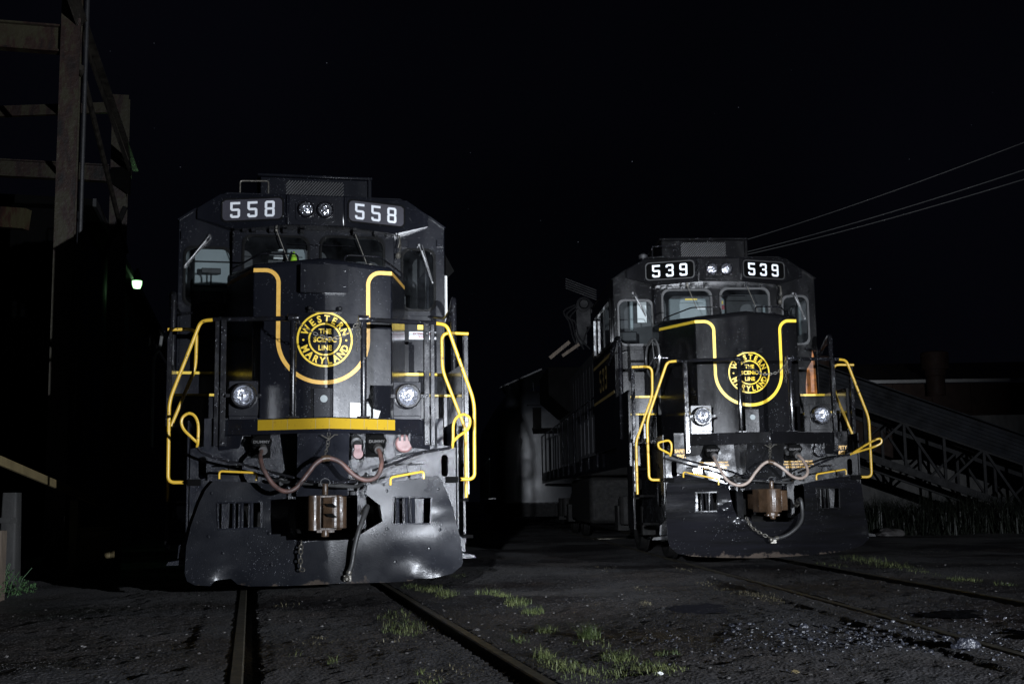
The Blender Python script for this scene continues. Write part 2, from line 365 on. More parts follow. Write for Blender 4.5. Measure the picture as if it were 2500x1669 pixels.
def textgeo(s, bold=0.02):
    if (s, bold) in _tc: return _tc[(s, bold)]
    cu = bpy.data.curves.new('t', 'FONT'); cu.body = s; cu.size = 1; cu.offset = bold; cu.align_x = 'CENTER'; cu.resolution_u = 3
    o = bpy.data.objects.new('t', cu); C.objects.link(o); bpy.context.view_layer.update()
    dg = bpy.context.evaluated_depsgraph_get(); me = o.evaluated_get(dg).to_mesh()
    V = [(v.co.x, v.co.y) for v in me.vertices]; F = [tuple(p.vertices) for p in me.polygons]
    o.evaluated_get(dg).to_mesh_clear(); bpy.data.objects.remove(o); bpy.data.curves.remove(cu)
    _tc[(s, bold)] = (V, F); return V, F
def addtext(bm, s, x, z, h, fn, sx=1.0, bold=0.02, cuts=(), rot=0):
    """lettering of cap height h centred at (x,z), bent by fn(u,v,0)"""
    V, F = textgeo(s, bold); k = h/0.73; b = bmesh.new(); c, si = math.cos(rot), math.sin(rot)
    q = []
    for a, y in V:
        a, y = a*k*sx, y*k - h/2
        q.append(b.verts.new((x + a*c - y*si, z + a*si + y*c, 0)))
    for f in F:
        try: b.faces.new([q[i] for i in f])
        except ValueError: pass
    for u in cuts: bmesh.ops.bisect_plane(b, geom=b.verts[:]+b.edges[:]+b.faces[:], plane_co=(u, 0, 0), plane_no=(1, 0, 0), dist=1e-6)
    b.verts.index_update(); A = [bm.verts.new(fn(v.co.x, v.co.y, 0)) for v in b.verts]
    for f in b.faces: bm.faces.new([A[v.index] for v in f.verts])
    b.free()
def chain(bm, pts, link=0.045, wire=0.0034):
    P = spline(pts, 6); L = [0]
    for a, b in zip(P, P[1:]): L.append(L[-1] + (b-a).length)
    n = max(2, int(L[-1]/(link*0.72)))
    def at(s):
        for i in range(len(L)-1):
            if L[i+1] >= s: return P[i].lerp(P[i+1], (s-L[i])/max(1e-6, L[i+1]-L[i]))
        return P[-1]
    for k in range(n):
        s = L[-1]*(k+0.5)/n; c = at(s); d = (at(min(L[-1], s+0.01)) - at(max(0, s-0.01))).normalized(); a, b = frame_of(d)
        w = a if k % 2 else b
        ring = []
        for j in range(12):
            t = 2*math.pi*j/12; ring.append(c + d*(math.cos(t)*link/2) + w*(math.sin(t)*link*0.30))
        tube(bm, ring, wire, 5, closed=True)
DIG = {
 '5': ([(0,10),(6,10),(6,8.5),(1.5,8.5),(1.5,5.9),(5.1,5.9),(6,5),(6,1),(5,0),(1,0),(0,1),(0,2.5),(1.5,2.5),(1.5,1.5),(4.5,1.5),(4.5,4.4),(1.1,4.4),(0,5.5)], []),
 '3': ([(0,9),(1,10),(5,10),(6,9),(6,5.9),(5.3,5.15),(6,4.4),(6,1),(5,0),(1,0),(0,1),(0,2.5),(1.5,2.5),(1.5,1.5),(4.5,1.5),(4.5,4.4),(2,4.4),(2,5.9),(4.5,5.9),(4.5,8.5),(1.5,8.5),(1.5,7.5),(0,7.5)], []),
 '9': ([(0,5.4),(0,9),(1,10),(5,10),(6,9),(6,1),(5,0),(1,0),(0,1),(0,2.4),(1.5,2.4),(1.5,1.5),(4.5,1.5),(4.5,4.4),(1,4.4)], [[(1.5,5.9),(1.5,8.5),(4.5,8.5),(4.5,5.9)]]),
 '8': ([(0,1),(0,4.5),(.5,5.1),(0,5.7),(0,9),(1,10),(5,10),(6,9),(6,5.7),(5.5,5.1),(6,4.5),(6,1),(5,0),(1,0)], [[(1.5,5.85),(4.5,5.85),(4.5,8.5),(1.5,8.5)], [(1.5,1.5),(4.5,1.5),(4.5,4.35),(1.5,4.35)]])}
def digits(bm, s, x, z, h, pitch, fn, thick=False):
    for i, ch in enumerate(s):
        ox = x + (i-1)*pitch - 0.3*h; oz = z - h/2; q = h/10
        o, hs = DIG[ch]
        T = lambda L: [(ox + a*q, oz + b*q) for a, b in L]
        plate(bm, T(o), [T(k) for k in hs], fn, thick)

# ------------------------------------------------------------------ the locomotive
NX, CHX, FY, CHY, AY = 0.69, 0.97, -1.86, -0.65, -1.975
CL = math.hypot(CHX-NX, CHY-FY)
def nosemap(u, z, off):
    a = abs(u); s = 1 if u >= 0 else -1
    if a <= NX: return (u, AY + (FY-AY)*a/NX - off, z)
    k = (a-NX)/CL; nx, ny = (CHY-FY)/CL, -(CHX-NX)/CL
    return (s*(NX + (CHX-NX)*k + nx*off), FY + (CHY-FY)*k + ny*off, z)

def locomotive(P):
    K, KP, KR = P['black'], P['plate'], P['rail']
    root = empty('locomotive', P['loc'], P['yaw'])
    tag(root, P['label'], 'locomotive', 'black diesel locomotives of the scenic railway')
    def fin(name, bm, m, par=root, **kw): return finish(name, bm, m, par, **kw)

    # --- underframe, trucks, fuel tank
    b = NB(); box(b, -1.42, 1.42, -0.55, 17.2, 1.32, 1.62); box(b, -0.95, 0.95, -2.35, -0.55, 1.32, 1.60)
    box(b, -0.45, 0.45, -2.3, 17.0, 0.95, 1.32); fin('underframe', b, K, bevel=0.01)
    b = NB(); box(b, -1.25, 1.25, 6.4, 10.2, 0.38, 1.3); fin('fuel_tank', b, 'under_black', bevel=0.08)
    for y0 in (1.6, 13.4):
        b = NB()
        for s in (-1, 1):
            box(b, s*0.98-0.09, s*0.98+0.09, y0-1.9, y0+1.9, 0.5, 0.86)
            for yy in (-1.35, 1.35):
                box(b, s*1.08-0.1, s*1.08+0.1, y0+yy-0.2, y0+yy+0.2, 0.33, 0.75)
            for yy in (-0.5, 0.5): cyl(b, (s*1.12, y0+yy, 0.45), (s*1.12, y0+yy, 0.9), 0.12, 12)
        box(b, -0.9, 0.9, y0-0.3, y0+0.3, 0.5, 0.95)
        tr_ = fin('truck', b, 'under_black', bevel=0.01)
        for yy in (-1.35, 1.35):
            w = NB()
            for s in (-1, 1): lathe(w, (s*0.68, y0+yy, 0.508), (s, 0, 0), [(0, 0), (0, 0.535), (0.03, 0.535), (0.04, 0.508), (0.14, 0.502), (0.14, 0.42), (0.10, 0.38), (0.10, 0.15), (0.14, 0.12), (0.14, 0)], 32)
            cyl(w, (-0.7, y0+yy, 0.508), (0.7, y0+yy, 0.508), 0.09, 12)
            fin('wheelset', w, 'under_black', tr_)
    # --- long hood with doors and radiator
    b = NB()
    prof = [(-0.93, 1.62), (-0.93, 3.95), (-0.72, 4.2), (0.72, 4.2), (0.93, 3.95), (0.93, 1.62)]
    plate(b, prof, [], lambda u, v, t: (u, 2.7 + t*14.0, v))
    for k in range(18):
        for s in (-1, 1):
            y = 3.0 + k*0.62
            if y > 12.6: break
            box(b, s*0.93-0.018, s*0.93+0.018, y, y+0.56, 1.75, 3.75)
    fin('hood', b, 'hood_sheen_streaks', bevel=0.012); b = NB()
    prof2 = [(-1.0, 3.1), (-1.5, 3.55), (-1.5, 4.25), (1.5, 4.25), (1.5, 3.55), (1.0, 3.1)]
    plate(b, prof2, [], lambda u, v, t: (u, 13.2 + t*3.2, v))
    fin('radiator', b, 'shade_black', bevel=0.012)
    # --- cab: front wall with windows
    zt = 4.13
    fr_out = [(-1.53, 1.62), (1.53, 1.62), (1.53, zt), (1.35, 4.23), (1.0, 4.43), (-1.0, 4.43), (-1.35, 4.23), (-1.53, zt)]
    wins = {'wl': rr(-0.80, -0.08, 3.1, 3.925, 0.11), 'wr': rr(0.075, 0.79, 3.1, 3.94, 0.11), 'sl': rr(-1.45, -0.955, 3.135, 3.79, 0.10), 'sr': rr(1.03, 1.40, 3.125, 3.835, 0.10)}
    b = NB()
    plate(b, fr_out, [[(-0.905, 1.7), (0.905, 1.7), (0.905, 4.05), (-0.905, 4.05)], wins['sl'], wins['sr']], lambda u, v, t: (u, t*0.06, v))
    plate(b, [(-0.92, 1.7), (0.92, 1.7), (0.92, 4.06), (-0.92, 4.06)], [wins['wl'], wins['wr']], lambda u, v, t: (u, -0.09+t*0.07, v))
    for s in (-1, 1):   # side walls with a long window
        WS = 1.0 if P['num'] == '558' else 0.3  # window shortened on 558; the added wall keeps flash light off the trestle
        plate(b, [(0.062, 1.62), (2.75, 1.62), (2.75, zt), (0.062, zt)], [rr(WS, 2.35, 3.2, 3.85, 0.06)], lambda u, v, t, s=s: (s*(1.53 - t*0.05), u, v))
    plate(b, fr_out, [], lambda u, v, t: (u, 2.752+t*0.05, v))
    # roof
    rp = [(-1.55, zt-0.01), (-1.37, 4.245), (-1.0, 4.455), (1.0, 4.455), (1.37, 4.245), (1.55, zt-0.01), (1.53, zt-0.03), (1.35, 4.225), (0.99, 4.43), (-0.99, 4.43), (-1.35, 4.225), (-1.53, zt-0.03)]
    plate(b, rp, [], lambda u, v, t: (u, -0.02+t*2.83, v))
    box(b, -1.47, 1.47, 0.07, 2.74, 1.64, 1.70)
    cab = fin('cab', b, K, bevel=0.008)
    # rivets across the front
    b = NB()
    for i in range(34):
        x = -1.5 + i*0.0909
        if abs(x) > 0.93: lathe(b, (x, 0.001, 3.985), (0, -1, 0), [(0, 0.007), (0.004, 0.005), (0.006, 0)], 6)
    for i in range(26):
        lathe(b, (-0.9+i*0.072, -0.091, 4.0), (0, -1, 0), [(0, 0.007), (0.004, 0.005), (0.006, 0)], 6)
    for s in (-1, 1):
        for i in range(24): lathe(b, (s*1.505, 0.001, 1.75+i*0.1), (0, -1, 0), [(0, 0.006), (0.004, 0.005), (0.006, 0)], 6)
    fin('rivets', b, K, cab)
    def window(key, y, g=0.024):
        o = wins[key]; cxx = sum(p[0] for p in o)/len(o); czz = sum(p[1] for p in o)/len(o)
        def grow(d): return [(px + (d if px > cxx else -d), pz + (d if pz > czz else -d)) for px, pz in o]
        w = NB(); plate(w, grow(g), [grow(-0.006)], lambda u, v, t: (u, y-0.016+t*0.015, v))
        plate(w, grow(g-0.009), [grow(0.006)], lambda u, v, t: (u, y-0.023+t*0.0065, v))
        f = fin('window', w, P['gasket'], bevel=0.003)
        w = NB(); plate(w, grow(-0.002), [], lambda u, v, t: (u, y+0.02, v), thick=False)
        fin('pane', w, 'glass', f, smooth=0)
        return f
    window('wl', -0.09); window('wr', -0.09); window('sl', 0.0); window('sr', 0.0)
    for s in (-1, 1):
        w = NB()
        o = rr(WS, 2.35, 3.2, 3.85, 0.06); g = rr(WS-0.05, 2.40, 3.15, 3.90, 0.07)
        plate(w, g, [rr(WS+0.01, 2.34, 3.21, 3.84, 0.06)], lambda u, v, t, s=s: (s*(1.532+t*0.03), u, v))
        box(w, min(s*1.5, s*1.53), max(s*1.5, s*1.53), 1.28, 1.34, 3.2, 3.85)
        f = fin('side_window', w, K, bevel=0.004)
        if P['num'] == '539':
            w = NB(); box(w, min(s*1.533, s*1.57), max(s*1.533, s*1.57), 2.26, 2.31, 3.24, 3.82); fin('frame_strip', w, 'bright_steel', f)
        w = NB(); plate(w, o, [], lambda u, v, t, s=s: (s*1.515, u, v), thick=False); fin('pane', w, 'glass', f, smooth=0)
    # interior
    b = NB(); box(b, -1.46, 1.46, 1.92, 1.95, 1.71, 4.2); fin('bulkhead', b, 'interior_dark')
    b = NB()
    if P['num'] == '558': box(b, -1.46, -0.98, 1.80, 1.91, 3.68, 4.19); box(b, -0.27, -0.03, 1.72, 1.91, 3.9, 4.18); box(b, 1.12, 1.16, 1.5, 1.91, 3.2, 3.9)
    else: box(b, -0.36, 0.26, 1.80, 1.91, 3.70, 4.12); box(b, 0.38, 0.56, 1.80, 1.91, 3.75, 4.17); box(b, -1.24, -1.19, 1.80, 1.91, 3.6, 4.1); box(b, -1.02, -0.96, 1.80, 1.91, 3.6, 4.1); box(b, 1.2, 1.24, 1.8, 1.9, 3.5, 4.0)
    fin('locker', b, 'interior', bevel=0.02)
    b = NB()
    for sx_ in (-1.18, 1.1):
        box(b, sx_-0.24, sx_+0.24, 0.95, 1.07, 2.3, 3.22); box(b, sx_-0.14, sx_+0.14, 0.93, 1.05, 3.30, 3.46); box(b, sx_-0.02, sx_+0.02, 0.97, 1.02, 3.2, 3.32)
        box(b, sx_-0.25, sx_+0.25, 0.45, 1.0, 2.15, 2.3)
    box(b, -0.55, -0.05, 0.5, 1.0, 1.71, 3.24)
    lr('seat', b, 'interior_dark', root, bevel=0.03)
    b = NB()
    if P['num'] == '558':
        for x0_, zz in ((-0.53, 4.14), (-0.585, 4.055), (-0.585, 4.03)): box(b, x0_, -0.32, 1.70, 1.72, zz, zz+0.016)
        fin('grab_bar', b, 'pale_panel')
        b = NB(); lathe(b, (-0.184, 1.62, 3.96), (0, 0, 1), [(0, 0.055), (0.06, 0.04), (0.13, 0.022), (0.17, 0.0)], 14); fin('safety_vest', b, 'hi_vis')
        b = NB(); box(b, -1.46, -0.97, 1.77, 1.80, 3.975, 3.995); box(b, -1.34, -1.10, 1.6, 1.7, 3.80, 3.87); box(b, -1.23, -1.21, 1.62, 1.64, 3.6, 3.8); fin('shelf', b, 'interior_dark', bevel=0.01)
    else:
        box(b, 0.08, 0.23, 1.78, 1.795, 3.93, 3.985); box(b, -0.91, -0.76, 1.70, 1.72, 3.71, 4.05)
        fin('notice', b, 'pale_panel')
        b = NB(); box(b, 0.455, 0.55, 1.78, 1.795, 3.93, 4.0); fin('danger_notice', b, 'sign_red')
        b = NB(); box(b, -0.1, 0.1, 1.78, 1.795, 4.09, 4.115); box(b, 0.50, 0.53, 1.77, 1.78, 4.02, 4.07); fin('strip_notice', b, 'yellow_paint')
    # wipers
    def wiper(a, c, y, blade=True, m='bright_steel'):
        w = NB(); a3, c3 = Vector((a[0], y-0.05, a[1])), Vector((c[0], y-0.045, c[1])); d = (c3-a3)
        tube(w, [a3 + Vector((0, 0.045, 0)), a3, a3+d*0.3, c3], 0.006, 6)
        if blade:
            n_ = Vector((-d.z, 0, d.x)).normalized()*0.035
            tube(w, [a3 + n_ + d*0.02, c3 + n_*0.3], 0.005, 6)
            beam(w, a3+d*0.15+n_*0.3+Vector((0, 0.025, 0)), c3+d*0.03+n_*0.3+Vector((0, 0.025, 0)), 0.012, 0.016)
        lathe(w, a3 + Vector((0, 0.045, 0)), (0, -1, 0), [(0, 0.022), (0.03, 0.022), (0.05, 0.012), (0.05, 0)], 10)
        fin('wiper', w, m)
    if P['num'] == '558':
        wiper((-1.19, 3.93), (-1.46, 3.57), 0.0); wiper((1.22, 3.89), (1.37, 3.45), 0.0)
    else:
        wiper((-1.24, 3.90), (-1.06, 3.55), 0.0); wiper((1.18, 3.88), (1.34, 3.50), 0.0)
    wiper((-0.44, 3.99), (-0.30, 3.62), -0.12, False, 'chain_steel'); wiper((0.45, 3.99), (0.60, 3.60), -0.12, False, 'chain_steel')
    for x in (-0.8, -0.7, -0.5, -0.35, -0.15, 0.45, 0.7, 0.85):
        b = NB(); box(b, x-0.02, x+0.03, -0.19, -0.09, 3.965, 4.0); fin('bracket', b, KR, cab)
    b = NB()
    tube(b, [(-0.3, -0.14, 3.84), (0.45, -0.14, 3.83)], 0.006, 6)
    fin('wiper_link', b, KR, cab)
    b = NB(); tube(b, [(-0.92, -0.1, 3.0), (-0.92, -0.1, 3.98)], 0.012, 6); fin('conduit', b, KR, cab)
    # --- light box with number boards and twin headlight
    yw = lambda x: -0.39 if abs(x) <= 0.31 else -0.39 + 0.33*(abs(x)-0.31)
    lb = [(-1.33, 4.12), (-0.91, 3.985), (-0.31, 4.01), (0.31, 4.01), (0.91, 3.985), (1.33, 4.12), (1.33, 4.25), (1.07, 4.40), (0.31, 4.355), (-0.31, 4.355), (-1.07, 4.40), (-1.33, 4.25)]
    b = NB(); plate(b, lb, [], lambda u, v, t: (u, yw(u)*(1-t), v), cx=(-0.31, 0.31))
    for s in (-1, 1): box(b, s*0.325-0.012, s*0.325+0.012, -0.405, -0.38, 4.01, 4.35)
    lathe(b, (1.17, yw(1.17), 4.21), (0.31, -0.95, 0), [(-0.02, 0.085), (0.004, 0.085), (0.006, 0.075), (0.006, 0)], 28)
    lbx = fin('light_box', b, K, bevel=0.008, smooth=8)
    for s in (-1, 1):
        x0, x1 = (-1.05, -0.375) if s < 0 else (0.365, 1.03)
        z0, z1 = 4.075, 4.325
        w = NB(); plate(w, rr(x0-0.012, x1+0.012, z0-0.012, z1+0.012, 0.06), [rr(x0+0.006, x1-0.006, z0+0.006, z1-0.006, 0.05)], lambda u, v, t: (u, yw(u)-0.014+t*0.018, v))
        nb = fin('number_board', w, 'gasket_grey' if P['num'] == '539' else 'gasket_dark', bevel=0.004)
        w = NB(); plate(w, rr(x0, x1, z0, z1, 0.055), [], lambda u, v, t: (u, yw(u)-0.004, v), thick=False); fin('board_face', w, P['board'], nb)
        w = NB(); digits(w, P['num'], (x0+x1)/2+(0.0 if s < 0 else -0.01), (z0+z1)/2, 0.185, 0.192, lambda u, v, t: (u, yw(u)-0.008, v)); fin('numerals', w, 'white_plastic', nb, smooth=0)
    w = NB(); plate(w, rr(-0.235, 0.215, 4.05, 4.30, 0.05), [], lambda u, v, t: (u, -0.402+t*0.014, v))
    hb = fin('headlight', w, K, bevel=0.006)
    for x in (-0.115, 0.098):
        w = NB(); lathe(w, (x, -0.402, 4.185), (0, -1, 0), [(0, 0.098), (0.03, 0.095), (0.04, 0.085), (0.035, 0.076), (0.0, 0.076)], 28)
        for k in range(4):
            a = R(45+90*k); lathe(w, (x+0.105*math.cos(a), -0.402, 4.185+0.105*math.sin(a)), (0, -1, 0), [(0, 0.008), (0.012, 0.008), (0.014, 0)], 6)
        fin('bezel', w, KR, hb)
        w = NB(); lathe(w, (x, -0.402, 4.185), (0, -1, 0), [(0.022, 0.076), (0.034, 0.062), (0.044, 0.044), (0.046, 0.03), (0.040, 0.022), (0.046, 0.012), (0.048, 0.0)], 28); fin('lens', w, 'lens_glass', hb)
    # --- roof equipment
    b = NB(); box(b, -0.62, 0.72, 0.9, 2.5, 4.45, 4.90); box(b, -0.66, 0.76, 0.86, 2.54, 4.90, 4.935); box(b, 0.70, 0.75, 0.87, 0.95, 4.46, 4.90)
    box(b, -0.85, 0.85, 0.2, 2.6, 4.455, 4.50)
    ac = fin('air_conditioner', b, K, bevel=0.01)
    b = NB()
    n_ = 20
    for i in range(-9, n_):
        x = -0.31 + i*0.036; h = 0.34
        p0 = Vector((x, 0.885, 4.52)); p1 = Vector((x+0.30, 0.885, 4.52+h))
        if p1.x > 0.40:
            k = (0.40-p0.x)/(p1.x-p0.x)
            if k <= 0.05: continue
            p1 = p0.lerp(p1, k)
        if p0.x < -0.31:
            k = (-0.31-p0.x)/(p1.x-p0.x)
            if k >= 0.95: continue
            p0 = p0.lerp(p1, k)
        beam(b, p0, p1, 0.009, 0.012)
    fin('grille', b, 'gasket_grey', ac, smooth=0)
    b = NB(); tube(b, roundpath([(-0.86, 0.35, 4.50), (-0.86, 0.35, 4.69), (-0.53, 0.35, 4.70), (-0.53, 0.35, 4.50)], 0.03), 0.010, 8)
    box(b, -0.9, -0.5, 0.3, 0.42, 4.5, 4.525); fin('roof_grab_iron', b, 'chain_steel' if P['num'] == '558' else KR)
    if P['num'] == '539':
        b = NB(); lathe(b, (-0.98, 0.5, 4.47), (0, 0, 1), [(0, 0.02), (0.06, 0.02), (0.06, 0.07), (0.11, 0.07), (0.14, 0.03), (0.14, 0)], 14); fin('antenna', b, 'grey_steel')
    # --- nose
    b = NB()
    fp = [(-CHX, -0.1), (-CHX, CHY), (-NX, FY), (0, AY), (NX, FY), (CHX, CHY), (CHX, -0.1)]
    tz = [3.42, 3.39, 3.275, 3.33, 3.275, 3.39, 3.42]
    rings = []
    for dz, ins in ((None, 0), (-0.055, 0), (-0.022, 0.012), (-0.006, 0.035), (0, 0.07)):
        rg = []
        for (x, y), z in zip(fp, tz):
            k = 1-ins/0.97; rg.append(b.verts.new((x*k, y + (ins if y < -1.2 else 0), 1.60 if dz is None else z+dz)))
        rings.append(rg)
    for A, B in zip(rings, rings[1:]):
        for i in range(6): b.faces.new((A[i], A[i+1], B[i+1], B[i]))
    cv = b.verts.new((0, -1.0, 3.41)); T = rings[-1]; cb = b.verts.new((0, -0.1, 3.44))
    for i in range(6): b.faces.new((T[i], T[i+1], cv))
    b.faces.new((T[6], cb, cv)); b.faces.new((cb, T[0], cv))
    nose = fin('nose', b, K, bevel=0.018, smooth=12)
    # equipment on the nose top
    b = NB()
    b.free()
    for x in (0.25, 0.38, 0.52):
        b = NB(); lathe(b, (x, -1.3, 3.34), (0, 0, 1), [(0, 0.05), (0.05, 0.05), (0.06, 0.03), (0.06, 0)], 14); fin('filler_cap', b, 'chain_steel' if P['num'] == '558' else KR, nose)
    for s in (-1, 1):
        b = NB(); tube(b, roundpath([(s*0.24, -1.45, 3.33), (s*0.24, -1.45, 3.46), (s*0.62, -1.35, 3.47), (s*0.93, -0.8, 3.40), (s*0.93, -0.75, 3.28)], 0.06), 0.010, 8)
        fin('grab_iron', b, KR, nose)
    # stripe
    L = []
    def seg(a, c, n=10): return [(a[0]+(c[0]-a[0])*i/n, a[1]+(c[1]-a[1])*i/n) for i in range(n)]
    sw, zs, xs = 0.020, 3.195, 0.445
    end = NX + CL*0.98
    if P['num'] == '539': right_end = NX
    else: right_end = end
    L += seg((-end, 3.26), (-NX, zs)) + seg((-NX, zs), (-xs-0.15+0.02, zs), 3)
    L += [(-xs-0.13+0.13*math.sin(R(a)), zs-0.13+0.13*math.cos(R(a))) for a in range(0, 90, 9)]
    L += seg((-xs, zs-0.13), (-xs, 2.50))
    L += [(-xs*math.cos(R(a)), 2.50-0.435*math.sin(R(a))) for a in range(0, 181, 4)]
    L += seg((xs, 2.50), (xs, zs-0.13))[1:]
    L += [(xs+0.13-0.13*math.cos(R(a)), zs-0.13+0.13*math.sin(R(a))) for a in range(0, 90, 9)]
    L += seg((xs+0.13, zs), (NX, zs), 3)
    if right_end > NX: L += seg((NX, zs), (end, 3.26)) + [(end, 3.26)]
    else: L += [(NX-0.004, zs)]
    q = bmesh.new(); pr = None
    for i in range(len(L)):
        a = Vector(L[max(0, i-1)]); c = Vector(L[min(len(L)-1, i+1)]); d = (c-a).normalized(); n2 = Vector((-d.y, d.x))*sw; p0 = Vector(L[i])
        cur = (q.verts.new((*(p0+n2), 0)), q.verts.new((*(p0-n2), 0)))
        if pr: q.faces.new((pr[0], pr[1], cur[1], cur[0]))
        pr = cur
    for u in (-NX, 0, NX): bmesh.ops.bisect_plane(q, geom=q.verts[:]+q.edges[:]+q.faces[:], plane_co=(u, 0, 0), plane_no=(1, 0, 0), dist=1e-6)
    for v_ in q.verts: v_.co = nosemap(v_.co.x, v_.co.y, 0.004)
    fin('nose_stripe', q, P['stripe'], nose, smooth=0)
    # emblem: two rings, ring lettering, three centre words
    ex, ez = P['emb']; F_ = lambda u, v, t: nosemap(u, v, 0.0045)
    b = NB()
    for r0, r1 in ((0.258, 0.277), (0.147, 0.164)):
        plate(b, circ(ex, ez, r1, 72), [circ(ex, ez, r0, 72)], F_, thick=False, cx=(0,))
    def ringtext(s, rad, a0, a1, flip):
        n = len(s); wd = {'I': 0.5, 'M': 1.25, 'W': 1.45, '.': 0.6}
        ws = [wd.get(ch, 1) for ch in s]; tot = sum(ws); acc = 0
        for ch, w_ in zip(s, ws):
            f = (acc + w_/2)/tot; acc += w_; a = R(a0 + (a1-a0)*f)
            addtext(b, ch, ex+rad*math.cos(a), ez+rad*math.sin(a), 0.070, F_, 0.90, 0.034, (0,), a - math.pi/2 if not flip else a + math.pi/2)
    ringtext('WESTERN', 0.211, 168, 12, False); ringtext('MARYLAND', 0.211, 194, 346, True)
    for a in (181, 359):
        plate(b, circ(ex+0.211*math.cos(R(a)), ez+0.211*math.sin(R(a)), 0.011, 12), [], F_, thick=False)
    for s_, dz in (('THE', 0.082), ('SCENIC', 0.0), ('LINE', -0.082)): addtext(b, s_, ex, ez+dz, 0.050, F_, 0.98, 0.032, (0,))
    fin('emblem', b, 'yellow_paint', nose, smooth=0)
    # lamp bar above the emblem and small round marker under the stripe
    b = NB(); yb = -1.955
    for x in (-0.14, 0.155): lathe(b, (x+0.0, -1.94, 2.80), (0, -1, 0), [(0, 0.014), (0.04, 0.014), (0.045, 0.024), (0.07, 0.024), (0.08, 0.012), (0.08, 0)], 12)
    tube(b, [(-0.14, -2.0, 2.775), (0.155, -2.0, 2.775)], 0.009, 8); box(b, -0.16, 0.175, -2.01, -1.94, 2.762, 2.772); fin('flag_bracket', b, KR, nose)
    b = NB(); box(b, -0.10, 0.09, -2.03, -1.90, 1.66, 2.01); dbx = fin('junction_box', b, K, nose, bevel=0.006)
    b = NB(); lathe(b, (0.0, -2.032, 1.90), (0, -1, 0), [(0, 0.036), (0.003, 0.036), (0.003, 0)], 20); fin('round_cap', b, 'interior', nose)
    if P['num'] == '558':
        b = NB(); plate(b, rr(-0.235, 0.23, 2.955, 3.24, 0.015), [], lambda u, v, t: (u, -2.035+t*0.14, v))
        for x in (-0.20, 0.20):
            for z in (3.02, 3.18): lathe(b, (x, -2.035, z), (0, -1, 0), [(0, 0.011), (0.008, 0.009), (0.01, 0)], 8)
        fin('cover_plate', b, K, nose, bevel=0.006)
        b = NB()   # the bare white patch behind the platform
        plate(b, [(0.26, 1.68), (0.26, 1.87), (0.45, 1.86), (0.47, 1.82), (0.52, 1.80), (0.57, 1.79), (0.54, 1.70), (0.52, 1.68)], [], lambda u, v, t: nosemap(u, v, 0.03*(1-t)))
        fin('bare_patch', b, 'pale_panel', nose)
    else:
        b = NB(); ring = [(-1.03+0.02*0, -0.95+0.16*math.cos(R(a)), 2.82+0.27*math.sin(R(a))) for a in range(0, 360, 12)]
        ring = [(-1.12-0.05*math.cos(R(a)), -0.95+0.27*math.cos(R(a)), 2.82+0.27*math.sin(R(a))) for a in range(0, 360, 12)]
        tube(b, ring, 0.016, 8, closed=True)
        for a in (90, 210, 330): tube(b, [(-1.1, -0.95, 2.82), (-1.12-0.05*math.cos(R(a)), -0.95+0.27*math.cos(R(a)), 2.82+0.27*math.sin(R(a)))], 0.007, 6)
        fin('brake_wheel', b, 'bright_steel', nose)
        b = NB(); cyl(b, (-0.90, -0.95, 2.82), (-1.11, -0.95, 2.82), 0.02, 12); fin('brake_spindle', b, KR, nose)
        b = NB(); plate(b, [(1.0, 1.95), (1.06, 1.98), (1.10, 2.1), (1.17, 2.25), (1.15, 2.9), (1.12, 3.05), (1.10, 2.85), (1.03, 2.75), (1.0, 2.5)], [], lambda u, v, t: (u+0.32, -0.017, v), thick=False)
        tag(fin('rust_streak', b, 'rust_stain', cab), 'orange rusty streak down the cab front')
    # --- cab front doors, stickers and steps at both sides of the nose
    b = NB()
    for s in (-1, 1):
        box(b, s*1.24-0.26, s*1.24+0.26, -0.012, 0.0, 1.75, 3.05)
    lr('door', b, K, cab, bevel=0.004)
    for s in (-1, 1):
        for z in (2.05, 3.93):
            b = NB(); box(b, s*1.47-0.035, s*1.47+0.045, -0.035, 0.0, z-0.05, z+0.05); fin('hinge', b, K, cab, bevel=0.004)
    b = NB()
    for s in (-1, 1): box(b, s*1.25-0.28, s*1.25+0.28, -0.33, -0.0, 2.31, 2.34); box(b, s*1.30-0.22, s*1.30+0.22, -0.9, -0.62, 2.02, 2.045)
    lr('step_edge', b, 'yellow_paint', root)
    b = NB()
    for s in (-1, 1):
        box(b, s*1.25-0.27, s*1.25+0.27, -0.32, -0.002, 1.62, 2.309); box(b, s*1.30-0.21, s*1.30+0.21, -0.89, -0.325, 1.62, 2.019)
        box(b, s*1.52-0.02, s*1.52+0.02, -1.3, -0.01, 1.30, 2.34)
    lr('step_box', b, K, root, bevel=0.006)
    if P['num'] == '558':
        b = NB(); box(b, 1.10, 1.42, -0.022, -0.013, 2.77, 2.86); sg = fin('sticker', b, 'white_plastic', cab)
        b = NB(); box(b, 1.2, 1.33, -0.024, -0.013, 2.885, 2.975); fin('yellow_sticker', b, 'yellow_paint', cab)
        b = NB(); G = lambda u, v, t: (u, -0.0235, v); addtext(b, 'EXTINGUISHER', 1.26, 2.838, 0.026, G, 0.95, 0.035); addtext(b, 'INSIDE', 1.26, 2.798, 0.026, G, 0.95, 0.035); fin('sticker_lettering', b, 'sign_red', cab, smooth=0)
        b = NB(); box(b, 1.54, 1.61, 0.30, 0.33, 2.92, 3.60); fin('wind_deflector', b, 'pale_panel', bevel=0.01)
        b = NB(); plate(b, [(1.54, 3.95), (1.70, 3.66), (1.62, 3.58), (1.54, 3.60)], [], lambda u, v, t: (u, 0.32+t*0.9, v)); fin('sunshade', b, 'shade_black')
